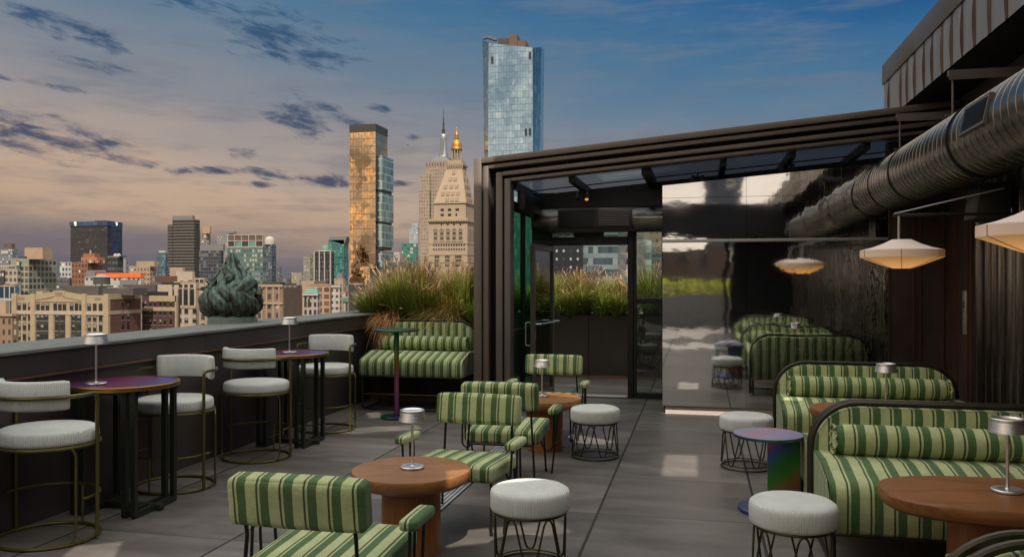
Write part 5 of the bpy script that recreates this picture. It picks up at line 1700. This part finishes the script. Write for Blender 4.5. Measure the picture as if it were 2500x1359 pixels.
for k in range(5):
    xa = b.X(557+17*k); xb = b.X(572.5+17*k)
    b.part('louvre_panel', xa, xb, .5, 3, zm+.4, z1-.6, C['rust_roof']); b.part('glass_panel', xa, xb, .5, 3, zg0+.2, zm-.4, C['verdi'] if k % 2 else C['spandrel'])
gr = MB()
for k in range(6): gr.box(b.X(555.2+17.3*k)-.35, b.X(555.2+17.3*k)+.35, 0, .45, zg0+.01, z1)
for z in (zg0+.3, zm, z1-.3): gr.box(-b.w, 0, -.05, -.005, z-.35, z+.35)
gr.build('roof_grid', C['white'], b.t, False)
m = F('slate_glass', (.10,.12,.14), (.05,.08,.10), 2.6, 4.2, .1, .15, .88, .1, .4, .2, blind=(.18,.22,.24))
b = tower('domed_tower', 'blue grey tower capped by a rounded white dome', 643, 664, 674, 597, 950, m)
x0, x1 = b.X(643.5), b.X(665); cx = (x0+x1)/2; r = (x1-x0)/2; h = b.pt(655,577)[1]-b.H
MB().lathe([(r,0),(r,h*.45),(r*.92,h*.68),(r*.7,h*.88),(r*.35,h*.98),(.02,h)], 28, cx, b.d*.4, b.H).build('dome', C['white'], b.t)
m = F('far_dark', (.10,.105,.12), (.07,.08,.09), 4, 4, .2, .3, .8, .2)
tower('far_tower', 'tiny dark far-off tower in the gap right of the domed tower', 677, 685, 687, 652, 1900, m)
# mid-ground right of the bronze flame
m = F('cream_balcony', (.46,.36,.25), (.045,.05,.045), 4.0, 4.2, .20, .22, .80, .12, 0, .25, blind=(.20,.23,.20))
b = tower('cream_apartments', 'cream stepped apartment building with tall dark window bays left of the bronze flame', 425, 478, 491, 690, 372, C['cream_lt'])
zf = lambda v: b.pt(450, v)[1]
px = b.w/53.0
b.windows('f', [(b.X(u), zf(698.5)) for u in (441,454,468)] , 8*px, 7*px, WM, .15)
for u in (441,454,469): b.part('window_bay', b.X(u-5), b.X(u+5), -.12, -.004, zf(745), zf(706), C['pane'])
for u in (433.5,447.5,461.5): b.part('pier', b.X(u-1.5), b.X(u+1.5), -.5, -.005, zf(746), zf(704), C['cream_lt'])
b.part('band', -b.w, .1, -.35, -.004, zf(752), zf(746), C['cream'])
b.windows('f', [(b.X(u), zf(v)) for v in (760,782) for u in (439,455,475)], 9*px, 10*px, WM, .15)
b.part('setback', b.X(384), b.X(489), 3, b.d, 0, zf(679), C['cream_lt'])
sbw = [(b.X(u), zf(686)) for u in (391,402,414,426,437,449,461,473,484)]
me = win_mesh(8*px, 6*px, 'f', WM, False)
for (a, z) in sbw:
    o = bpy.data.objects.new('window', me[0]); col.objects.link(o); o.parent = b.t; o.location = (a, 2.8, z)
b.roofbox(378, 432, 674, C['brick'], .3, .6); b.roofbox(414, 446, 653, C['tan'], .4, .8, 'penthouse'); b.roofbox(430, 470, 663, C['cream_lt'], .35, .8, 'penthouse')
b.roofbox(385, 420, 695, C['cream_lt'], .0, .2, 'terrace_block', v0=740); b.roofbox(420, 440, 690, C['green'], -.05, .02, 'roof_garden', v0=694)
m = F('sandstone_tall', (.40,.29,.18), (.05,.055,.05), 4.2, 4.6, .24, .2, .8, .15, 0, .3, blind=(.35,.33,.27))
b = tower('sandstone_block', 'tan block directly behind the base of the bronze flame', 489, 560, 575, 703, 365, m); b.roofbox(500, 545, 688, C['tan'])
m = F('tan_brick_f', (.25,.175,.115), (.045,.04,.035), 4.6, 4.4, .28, .2, .75, .25, 0, .35, blind=(.34,.31,.26))
b = tower('tan_brick_block', 'tan brick apartment building with a planted roof right of the bronze flame', 600, 690, 738, 697, 345, m)
zf = lambda v: b.pt(660, v)[1]
for u in (640,652,668,682): b.part('pilaster', b.X(u-1.4), b.X(u+1.4), -.45, -.004, 0, zf(700), C['tan'])
for z in (zf(698), zf(740)): b.part('cornice', -b.w-.2, .3, -.6, -.46, z-.5, z+.5, C['tan'])
b.roofbox(640, 684, 689, C['green'], .05, .3, 'roof_garden'); b.roofbox(628, 700, 692, C['roof'], .3, .8)
b.part('flank_brick', .01, .25, 1, b.d-1, 0, b.H-1, C['rust_roof'])
m = F('beige_two', (.27,.245,.21), (.14,.13,.11), 3.4, 4.0, .25, .3, .7, .3)
b = tower('beige_tower', 'beige two tone tower left of the white striped tower', 740, 755, 768, 627, 900, m); b.part('pale_flank', .02, .8, 0, b.d, 0, b.H+3, F('beige_side', (.34,.30,.20), (.12,.10,.07), 3, 4, .2, .35, .8, .3))  # flank is a paler, yellower beige than the front
m = C['black']
b = tower('striped_tower', 'black tower with bold white vertical stripes, centre left', 767, 809, 816, 614, 640, F('striped_glass', (.022,.022,.028), (.045,.045,.05), 1.2, 3.8, .1, .3, .75, .2, 0, .2, blind=(.12,.12,.12)))
for u in (768,780.5,793,807.5): b.part('white_fin', b.X(u-1.1), b.X(u+1.1), -.9, -.01, 0, b.H, C['white'])
for u in (774,786.5,799): b.part('slim_fin', b.X(u-.4), b.X(u+.4), -.5, -.01, 0, b.H-16, C['greycl'])
b.part('top_band', b.X(776), b.X(808), -.95, 4, b.H+.01, b.pt(790,611)[1], C['white'])
x, z = b.pt(786, 611); MB().lathe([(3.4,0),(3.4,1.6),(3.0,3.0),(1.8,4.0),(.1,4.4)], 20, x, 6, z).build('roof_dome', C['verdi'], b.t)
m = F('teal_slab', (.055,.17,.155), (.04,.17,.155), 3.0, 4.2, .05, .22, .9, .1, .4, .3, blind=(.13,.28,.25))
b = tower('teal_tower', 'teal glass tower with a slanted dark top left of the golden tower', 802, 840, 850, 586, 1000, m)
z0 = b.H; z1 = b.pt(820,578)[1]
MB().hexa([(-b.w,0,z0),(0,0,z0-6),(0,b.d,z0-6),(-b.w,b.d,z0)], [(-b.w+1.2,0,z1),(4,0,z1),(4,b.d,z1),(-b.w+1.2,b.d,z1)]).build('slanted_crown', C['greycl'], b.t, False)
m = F('stepped_tan', (.46,.31,.19), (.13,.075,.055), 4.6, 4.2, .14, .15, .80, .3, 0, .12)
b = tower('stepped_block', 'peach stepped building below the white striped tower', 758, 806, 811, 697, 460, m)
b.part('step', b.X(728), b.X(760), 4, 20, 0, b.pt(740,686)[1], C['tan']); b.part('attic', b.X(764), 0.2, -.3, 3, b.H+.01, b.pt(790,694)[1], C['tan'])
m = F('mansard_f', (.44,.36,.30), (.04,.032,.032), 2.7, 4.0, .24, .2, .8, .3, 0, .1)
b = tower('mansard_building', 'pale stone building with a green copper mansard roof over the parapet', 740, 775, 783, 718, 395, m)
z0 = b.H; z1 = b.pt(755,703)[1]
MB().hexa([(-b.w-.3,-.3,z0),(.3,-.3,z0),(.3,b.d,z0),(-b.w-.3,b.d,z0)], [(-b.w+1.6,1.6,z1),(-1.4,1.6,z1),(-1.4,b.d-2,z1),(-b.w+1.6,b.d-2,z1)]).build('mansard_roof', C['verdi'], b.t, False)
for u in (745.5,754): b.part('arched_bay', b.X(u-2.6), b.X(u+2.6), -.15, -.004, b.pt(750,750)[1], b.pt(750,730)[1], C['spandrel'])
b.part('cornice', -b.w-.6, .6, -.7, -.31, z0-.8, z0+.2, C['white'])
m = F('white_grid2', (.50,.45,.38), (.07,.06,.055), 3.0, 3.3, .26, .25, .72, .3, 0, .1)
b = tower('white_office', 'white gridded stone block right of the green mansard roof', 810, 829, 833, 702, 420, m); b.part('cornice', -b.w-.4, .5, -.6, 1, b.H+.01, b.H+1.2, C['white'])
b = tower('cream_fragment', 'narrow cream block with a green ledge beside the golden tower base', 837, 853, 856, 716, 430, F('cream_frag', (.46,.42,.36), (.09,.07,.06), 3.2, 14, .3, .1, .9, .3)); b.part('ledge', -b.w, .2, -.5, -.01, b.H-5, b.H-2.4, C['verdi'])
m = F('sand_block', (.40,.30,.20), (.10,.08,.06), 3.6, 5, .3, .3, .65, .3)
b = tower('sand_block', 'sand coloured block between the white striped and golden towers', 816, 838, 845, 682, 560, m); b.roofbox(822, 836, 667, C['greycl'])
b = tower('dark_masonry', 'dark brown masonry block at the foot of the golden tower', 851, 886, 900, 694, 410, F('dark_mas', (.055,.042,.04), (.13,.10,.075), 7.0, 5.2, .22, .3, .75, .3, 0, .2)); b.roofbox(856, 872, 688, C['black'])

# ---- the golden glass tower
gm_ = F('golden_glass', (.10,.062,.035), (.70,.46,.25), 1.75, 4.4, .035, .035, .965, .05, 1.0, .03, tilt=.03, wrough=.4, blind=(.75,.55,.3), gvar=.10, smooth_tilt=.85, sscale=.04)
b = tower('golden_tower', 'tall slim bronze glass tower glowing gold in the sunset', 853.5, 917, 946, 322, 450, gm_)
b.part('black_cap', -b.w-.15, .15, -.15, b.d+.15, b.H+.01, b.pt(880,304.5)[1], C['spandrel'])
pg = F('pod_glass', (.36,.42,.38), (.30,.42,.38), 2.4, 4.3, .04, .14, 1.0, .08, .9, .1, tilt=.05, wrough=.5, blind=(.5,.6,.5))
dd = b.x1/math.tan(azim(957))-b.Y
for (va, vb) in ((379,462),(470,540),(547,602),(614,652)):
    z1_, z0_ = b.pt(930,va)[1], b.pt(930,vb)[1]
    b.part('glass_pod', .02, 3.4, 1.8, min(dd,b.d+1.2), z0_, z1_, pg)
    b.part('pod_slot', .02, .8, .4, 1.79, z0_, z1_, C['black'])
    b.part('pod_soffit', .02, 3.2, 2.0, b.d-1, z0_-1.7, z0_-.01, C['black'])
b.part('dark_base', b.X(904), .1, -.4, 6, 0, b.pt(910,655)[1], C['black'])

# ---- stone tower with a pyramid roof and gilded lantern
def stone_tower():
    Y = 560
    t = thing('clock_spire_tower', 'pale stone tower with a pyramid roof, colonnaded lantern and gilded dome', 'tower', (on_y(1095,680,Y)[0], Y, GZ))
    cx = on_y(1095,680,Y)[0]
    fx = lambda u: on_y(u,680,Y)[0]-cx
    fz = lambda v: on_y(1095,v,Y)[1]-GZ
    S, SD = C['stone'], C['stone_d']
    def blk(name, ua, ub, dy0, dep, v0, v1, mat=S):
        return MB().box(fx(ua),fx(ub),dy0,dy0+dep,fz(v0) if v0 else 0,fz(v1)).build(name, mat, t, False)
    W = fx(1141)-fx(1047); D = W*.92
    shaft = F('stone_shaft_f', (.46,.35,.235), (.07,.055,.045), W/15, 3.9, .30, .32, .66, .4, 0, .1, blind=(.2,.16,.12), wvar=.07)
    blk('shaft', 1047, 1141, 0, D, None, 542, S)
    for v in (594.5, 622, 640): blk('string_course', 1046.3, 1141.7, -.35, D+.7, v+1, v)
    # small windows below and above the arcade
    def wins(us, v, w=1.7, h=3.4, y=-.12):
        for u in us:
            MB().box(fx(u)-w/2*.28*1, fx(u)+w/2*.28*1, y, y+.1, fz(v)-h*.28/2, fz(v)+h*.28/2).build('window', C['pane'], t, False)
    k = 1/.28
    for v in (599, 609): wins([1059+6.2*i for i in range(13)], v, 1.0*k, 1.3*k)
    for v in (622.5+5, 636, 648): wins([1063,1067,1071,1088,1092,1096,1113,1117,1121,1125], v, .95*k, 1.7*k)
    wins([1078,1093.5,1108.5,1124], 548.5, 1.1*k, 1.4*k)
    # arcade of five arches
    for c in (1063.5,1078.5,1093.8,1109,1124.2):
        hw = 5.2; pts = []
        xc, r = fx(c), (fx(c+hw)-fx(c-hw))/2
        zb, zs = fz(588.5), fz(563)
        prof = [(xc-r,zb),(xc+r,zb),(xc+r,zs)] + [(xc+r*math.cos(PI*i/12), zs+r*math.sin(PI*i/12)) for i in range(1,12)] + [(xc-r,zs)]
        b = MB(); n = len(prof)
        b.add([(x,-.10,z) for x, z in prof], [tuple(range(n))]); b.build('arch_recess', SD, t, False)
        for v in (570,582): wins([c-1.6,c+1.6], v, .7*k, 1.4*k, -.2)
        MB().tube([(x,-.14,z) for x, z in prof[2:]], .22, 5).build('arch_moulding', S, t)
        MB().box(xc-r-.35, xc+r+.35, -.45, -.105, zb-.7, zb).build('balustrade', S, t, False)
    for i in range(6):
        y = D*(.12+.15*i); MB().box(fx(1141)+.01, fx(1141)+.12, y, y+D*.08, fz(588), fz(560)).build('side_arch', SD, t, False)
    # cornice and upper block
    blk('cornice', 1044.5, 1143.5, -1.2, D+2.4, 541.9, 537.5); blk('parapet', 1046, 1142, -.7, D+1.4, 537.4, 534)
    for i in range(16):
        u = 1047+6.1*i; MB().box(fx(u), fx(u+2.6), -1.6, -1.21, fz(541), fz(538)).build('bracket', SD, t, False)
    o = W*.055
    blk('upper_block', 1057.5, 1135.5, o, D-2*o, 533.9, 497)
    for v in (512, 524.5): wins([1076,1080,1094,1098,1112.5,1117], v, 1.2*k, 1.7*k, o-.12)
    blk('upper_cornice', 1056, 1137.5, o-.7, D-2*o+1.4, 496.9, 493)
    # pyramid roof
    y0, y1 = o, D-o; x0, x1 = fx(1058), fx(1136)
    tz = fz(403); X0, X1 = fx(1084), fx(1120); Y0, Y1 = D/2-(X1-X0)/2, D/2+(X1-X0)/2
    MB().hexa([(x0,y0,fz(493)+.01),(x1,y0,fz(493)+.01),(x1,y1,fz(493)+.01),(x0,y1,fz(493)+.01)], [(X0,Y0,tz),(X1,Y0,tz),(X1,Y1,tz),(X0,Y1,tz)]).build('pyramid_roof', S, t, False)
    rows = [(487,(1090,1102,1114)),(472,(1078,1090,1102.5,1115)),(454,(1083,1098,1111)),(436,(1094,1106)),(419,(1101,))]
    for v, us in rows:
        q = (fz(v)-fz(493))/(tz-fz(493)); yy = y0+(Y0-y0)*q
        s = 1.25 if v > 430 else 1.1
        for u in us:
            x = fx(u)
            MB().box(x-s,x+s,yy-.75,yy+1.2,fz(v)-1.3,fz(v)+1.2).build('dormer', S, t, False)
            MB().lathe([(.85*s*.8,0),(.85*s*.8,.1)], 14).build('dormer_window', C['pane'], t, False)
            ob_ = t.children[-1]; ob_.rotation_euler = (PI/2,0,0); ob_.location = (x, yy-.76, fz(v))
        qx = x1+(X1-x1)*q
        for kk in range(len(us)):
            y = yy+(y1-y0)*(1-q*.6)*(.2+.6*kk/max(1,len(us)-1) if len(us) > 1 else .5)*.8
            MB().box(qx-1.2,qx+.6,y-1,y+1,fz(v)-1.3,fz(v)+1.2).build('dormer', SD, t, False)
    # gallery, lantern and gilded dome (all centred)
    CX, CY = (X0+X1)/2, D/2
    sc = lambda du: fx(1095+du/2)-fx(1095-du/2)
    MB().box(CX-sc(43)/2,CX+sc(43)/2,CY-sc(43)/2,CY+sc(43)/2,tz+.01,fz(398)).build('gallery', SD, t, False)
    for i in range(11):
        x = CX-sc(42)/2+sc(42)*i/10; MB().box(x-.3,x+.3,CY-sc(45)/2,CY-sc(43)/2-.01,tz-1.2,fz(395)).build('gallery_post', S, t, False)
    MB().box(CX-sc(34)/2,CX+sc(34)/2,CY-sc(34)/2,CY+sc(34)/2,fz(398)+.01,fz(388)).build('lantern_base', S, t, False)
    r = sc(24)/2
    MB().lathe([(r*1.12,fz(388)+.01),(r*1.12,fz(385)),(r*.55,fz(384.9)),(r*.55,fz(361)),(r*1.05,fz(360.9)),(r*1.12,fz(358))], 20, CX, CY).build('lantern', SD, t, ang=30)
    for i in range(10):
        a = 2*PI*i/10+.15; MB().tube([(CX+r*.9*math.cos(a),CY+r*.9*math.sin(a),fz(385)),(CX+r*.9*math.cos(a),CY+r*.9*math.sin(a),fz(361))], r*.11, 8).build('column', S, t)
    MB().lathe([(r*1.12,fz(358)+.01),(r*1.0,fz(354)),(r*1.02,fz(350)),(r*.9,fz(343)),(r*.62,fz(337)),(r*.42,fz(334)),(r*.5,fz(333)),(r*.5,fz(331.5)),(r*.34,fz(331)),(r*.34,fz(324)),(r*.42,fz(323.5)),(r*.42,fz(322)),(r*.28,fz(319)),(r*.16,fz(313)),(r*.10,fz(309)),(r*.18,fz(307.5)),(r*.10,fz(306)),(.02,fz(302))], 24, CX, CY).build('gilded_dome', C['gold'], t, ang=40)
stone_tower()

# ---- stepped skyscraper with mast
def mast_tower():
    Y = 1350
    cx = on_y(1069,680,Y)[0]
    t = thing('mast_skyscraper', 'stepped grey stone skyscraper with a tall silver mast behind the gilded tower', 'skyscraper', (cx, Y, GZ))
    fx = lambda u: on_y(u,680,Y)[0]-cx
    fz = lambda v: on_y(1069,v,Y)[1]-GZ
    m = F('skyscraper_f', (.38,.30,.215), (.17,.12,.09), 3.0, 6.0, .27, .18, .82, .4, 0, .1, blind=(.25,.2,.15), wvar=.06)
    m2 = F('skyscraper_top', (.32,.255,.19), (.08,.06,.05), 5.0, 18.0, .30, .1, .9, .4, 0, .0)
    def blk(n, ua, ub, y0, d, v1, mat, v0=None): return MB().box(fx(ua),fx(ub),y0,y0+d,fz(v0) if v0 else 0,fz(v1)).build(n, mat, t, False)
    blk('west_wing', 1021, 1048, 4, 40, 466, m); blk('west_wing', 1024, 1048, 3, 40, 424, m)
    blk('shaft', 1034, 1104, 8, 50, 404, m); blk('crown', 1036, 1102, 8, 50, 394, m2, 403.9)
    blk('attic', 1036, 1102, 9, 46, 392, C['stone_d'], 393.9)
    for i, (a, v0, v1) in enumerate(((46,391.9,389),(40,388.9,386),(33,385.9,382),(27,381.9,379))): blk('step', 1069-a/2, 1069+a/2, 14+i, 40-2*i, v1, C['metal_lt'], v0)
    r = fx(1079)-fx(1069)
    MB().lathe([(r*1.15,fz(379)),(r*.85,fz(362)),(r*.72,fz(345)),(r*.66,fz(334)),(r*.78,fz(333)),(r*.78,fz(329)),(r*.7,fz(328)),(r*.74,fz(325)),(r*.62,fz(322)),(r*.4,fz(320))], 16, 0, 32).build('mast_base', C['metal_lt'], t, ang=25)
    MB().box(-r*.32,r*.32,32-r*1.05,32-r*.5,fz(374),fz(337)).build('mast_glazing', C['greycl'], t, False)
    MB().lathe([(r*.40,fz(320)),(r*.40,fz(311)),(r*.5,fz(310)),(r*.26,fz(309)),(r*.22,fz(296)),(r*.30,fz(295)),(r*.16,fz(294)),(r*.16,fz(280)),(r*.09,fz(279)),(r*.07,fz(266)),(.1,fz(253))], 10, 0, 32).build('antenna', C['metal_dk'], t, ang=30)
mast_tower()
m = F('teal_mid', (.07,.21,.17), (.05,.20,.165), 4, 4, .1, .2, .85, .2, .3)
tower('green_glass_block', 'small bright teal block left of the stepped skyscraper', 981, 1017, 1020, 594, 900, m)
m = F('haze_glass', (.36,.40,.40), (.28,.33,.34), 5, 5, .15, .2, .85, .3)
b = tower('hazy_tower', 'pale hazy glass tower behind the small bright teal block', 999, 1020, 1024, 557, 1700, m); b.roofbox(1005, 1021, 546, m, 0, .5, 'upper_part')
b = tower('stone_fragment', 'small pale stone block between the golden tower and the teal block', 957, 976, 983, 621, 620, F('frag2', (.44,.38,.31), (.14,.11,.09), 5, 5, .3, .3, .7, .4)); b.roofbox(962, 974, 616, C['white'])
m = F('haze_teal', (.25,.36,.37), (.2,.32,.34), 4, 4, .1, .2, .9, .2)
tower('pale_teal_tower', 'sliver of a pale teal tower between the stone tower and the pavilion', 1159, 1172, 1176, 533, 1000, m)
tower('roof_block', 'dark roofed block behind the grasses left of the stone tower', 922, 960, 975, 646, 480, F('roofb', (.13,.12,.11), (.08,.08,.08), 5, 5, .2, .3, .8, .3))

# ---- faceted blue glass tower
def glass_tower():
    Y = 500
    cx = on_y(1250,680,Y)[0]
    t = thing('faceted_glass_tower', 'very tall faceted pale blue glass tower with an angled top above the pavilion', 'skyscraper', (cx, Y, GZ))
    fx = lambda u, y=0: on_y(u,680,Y+y)[0]-cx
    fz = lambda v, y=0: on_y(1250,v,Y+y)[1]-GZ
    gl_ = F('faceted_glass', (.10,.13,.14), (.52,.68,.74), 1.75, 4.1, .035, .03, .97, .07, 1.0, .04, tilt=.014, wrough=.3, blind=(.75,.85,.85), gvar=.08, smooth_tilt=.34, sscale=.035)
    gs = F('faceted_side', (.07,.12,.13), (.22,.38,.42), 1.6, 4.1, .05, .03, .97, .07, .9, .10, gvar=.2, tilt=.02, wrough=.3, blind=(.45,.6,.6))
    P0, P1, P2, P3, P4 = (1178,14,94), (1193,0,102), (1300,0,120.5), (1322,13,120.5), (1328.5,26,126)
    Q0, Q1, Q2, Q3, Q4 = (1183,14), (1191.5,0), (1301,0), (1318,13), (1326,26)
    top = [(fx(u,y), y, fz(v,y)) for (u,y,v) in (P0,P1,P2,P3,P4)] + [(fx(1328,40),40,fz(124,26)),(fx(1182,36),36,fz(96,14))]
    vb = 395
    def base(q): u, y = q; x1_ = fx(u,y); return (x1_, y)
    bot = [(fx(u,y), y, fz(vb,y)) for (u,y) in (Q0,Q1,Q2,Q3,Q4)] + [(fx(1326,40),40,fz(vb,26)),(fx(1186,36),36,fz(vb,14))]
    n = len(top)
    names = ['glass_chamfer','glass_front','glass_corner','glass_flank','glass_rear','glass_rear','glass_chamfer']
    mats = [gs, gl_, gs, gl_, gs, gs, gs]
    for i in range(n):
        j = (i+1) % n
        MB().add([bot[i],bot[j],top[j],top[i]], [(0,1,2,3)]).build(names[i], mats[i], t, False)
    gb_ = [(x,y,0) for (x,y,z) in bot]
    MB().hexa(gb_, [(x,y,z-.02) for x,y,z in bot]).build('lower_shaft', gs, t, False)
    MB().add([(x,y,z-.6) for x,y,z in top], [tuple(range(n))]).build('roof', C['roof'], t, False)
    for (ua, ub, v) in ((1216,1240,93),(1241,1262,85.5),(1263,1283,101)):
        MB().box(fx(ua,12),fx(ub,12),12,22,fz(118,12),fz(v,12)).build('roof_plant', C['rust_roof'] if ua > 1240 else C['metal_dk'], t, False)
    MB().tube([(fx(1180,8),8,fz(91,8)),(fx(1190,8),8,fz(88.5,8)),(fx(1212,8),8,fz(97,8))], .9, 6).build('crane_arm', C['rust_roof'], t)
    for (u, v) in ((1202,145),(1294,139.5),(1284,325),(1294,325)):
        MB().box(fx(u)-.75,fx(u)+.75,-.25,-.05,fz(v+9),fz(v-9)).build('vent_slot', C['black'], t, False)
glass_tower()

# ---- blocks seen through the pavilion door
m = F('door_glass', (.17,.215,.215), (.035,.055,.065), .9, 2.1, .02, .42, 1.0, .2, .0, .25, wrough=.5, blind=(.15,.19,.19))
b = tower('glass_office', 'broad grey glass office block seen through the open pavilion door', 1320, 1508, 1512, 520, 150, m, depth=30)
b.part('dark_wing', b.X(1321), b.X(1424), -1.2, -.01, 0, b.H-2, F('door_dark', (.014,.018,.022), (.03,.036,.044), 1.3, 1.5, .36, .34, .62, .4, .0, .35, blind=(.34,.34,.32), wrough=.95))
b.part('low_wing', b.X(1424)+.01, b.X(1470), -1.0, -.01, 0, b.pt(1450,650)[1], F('door_low', (.05,.06,.065), (.10,.13,.14), 1.4, 2.2, .12, .3, .8, .15, .3, .3, blind=(.4,.44,.42)))
m = F('door_beige', (.46,.38,.32), (.06,.05,.05), 1.25, 2.5, .28, .2, .75, .3, 0, .1)
tower('beige_office', 'narrow beige block with small dark windows at the right of the pavilion doorway', 1514, 1556, 1560, 540, 170, m, depth=20)
m = F('side_glass', (.20,.26,.25), (.34,.44,.42), 1.8, 1.5, .03, .12, .95, .1, .8, .3, tilt=.04, wrough=.4, blind=(.55,.65,.6))
b = tower('pale_glass_block', 'pale green glass block seen through the sidelight of the pavilion', 1556, 1591, 1594, 585, 190, m, depth=25)
m = F('side_brick', (.30,.225,.15), (.14,.11,.08), 1.6, 2.4, .3, .3, .7, .3, 0, .2)
tower('tan_brick_tower', 'tan brick tower seen through the right side of the sidelight', 1585, 1640, 1645, 520, 230, m, depth=25)
tower('slate_block', 'small slate grey block low in the sidelight of the pavilion', 1601, 1640, 1645, 612, 215, F('slate2', (.10,.105,.11), (.16,.16,.16), 6, 1.6, .0, .3, .7, .3), depth=15)

# ---- low hazy blocks filling the horizon between the named ones
rng = random.Random(21)
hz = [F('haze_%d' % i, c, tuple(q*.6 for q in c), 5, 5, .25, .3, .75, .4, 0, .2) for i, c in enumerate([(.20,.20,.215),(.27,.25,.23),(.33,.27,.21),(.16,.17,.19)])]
u = -20; k = 0
while u < 1175:
    w = rng.uniform(14, 34)
    Y = rng.uniform(1500, 2400); v = rng.uniform(664, 682)
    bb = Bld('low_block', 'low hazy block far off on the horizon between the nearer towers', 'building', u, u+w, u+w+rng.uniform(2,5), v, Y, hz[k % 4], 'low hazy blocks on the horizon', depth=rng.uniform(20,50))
    u += w*.8; k += 1
u = -30
while u < 1175:
    w = rng.uniform(22, 48)
    Y = rng.uniform(640, 780); v = rng.uniform(690, 712)
    bb = Bld('mid_block', 'plain masonry block low in the middle distance between the nearer buildings', 'building', u, u+w, u+w+rng.uniform(3,8), v, Y, hz[(k*7) % 3], 'plain blocks in the middle distance', depth=rng.uniform(15,40))
    u += w*.85; k += 1
# ---- towards the south, seen only in the mirror wall
m = F('rear_brick', (.16,.10,.075), (.05,.045,.04), 2.6, 3.8, .3, .25, .7, .3)
def rearblk(name, label, x0, x1, y, d, zt, mat):
    t = thing(name, label, 'building', ((x0+x1)/2, y, GZ)); w = (x1-x0)/2
    MB().box(-w,w,-d,0,0,zt-GZ).build('wall', mat, t, False)
    return t
rearblk('rear_brick_block', 'brown brick block behind the terrace, seen in the mirror wall', -12, 16, -75, 25, 5.2, m)
rearblk('rear_tower', 'dark pointed tower behind the terrace, seen left in the mirror wall', 3, 16, -330, 20, 58, hz[3])
rearblk('rear_slab', 'dark slab tower behind the terrace, seen at the mirror panel joint', 44, 58, -330, 20, 62, hz[3])
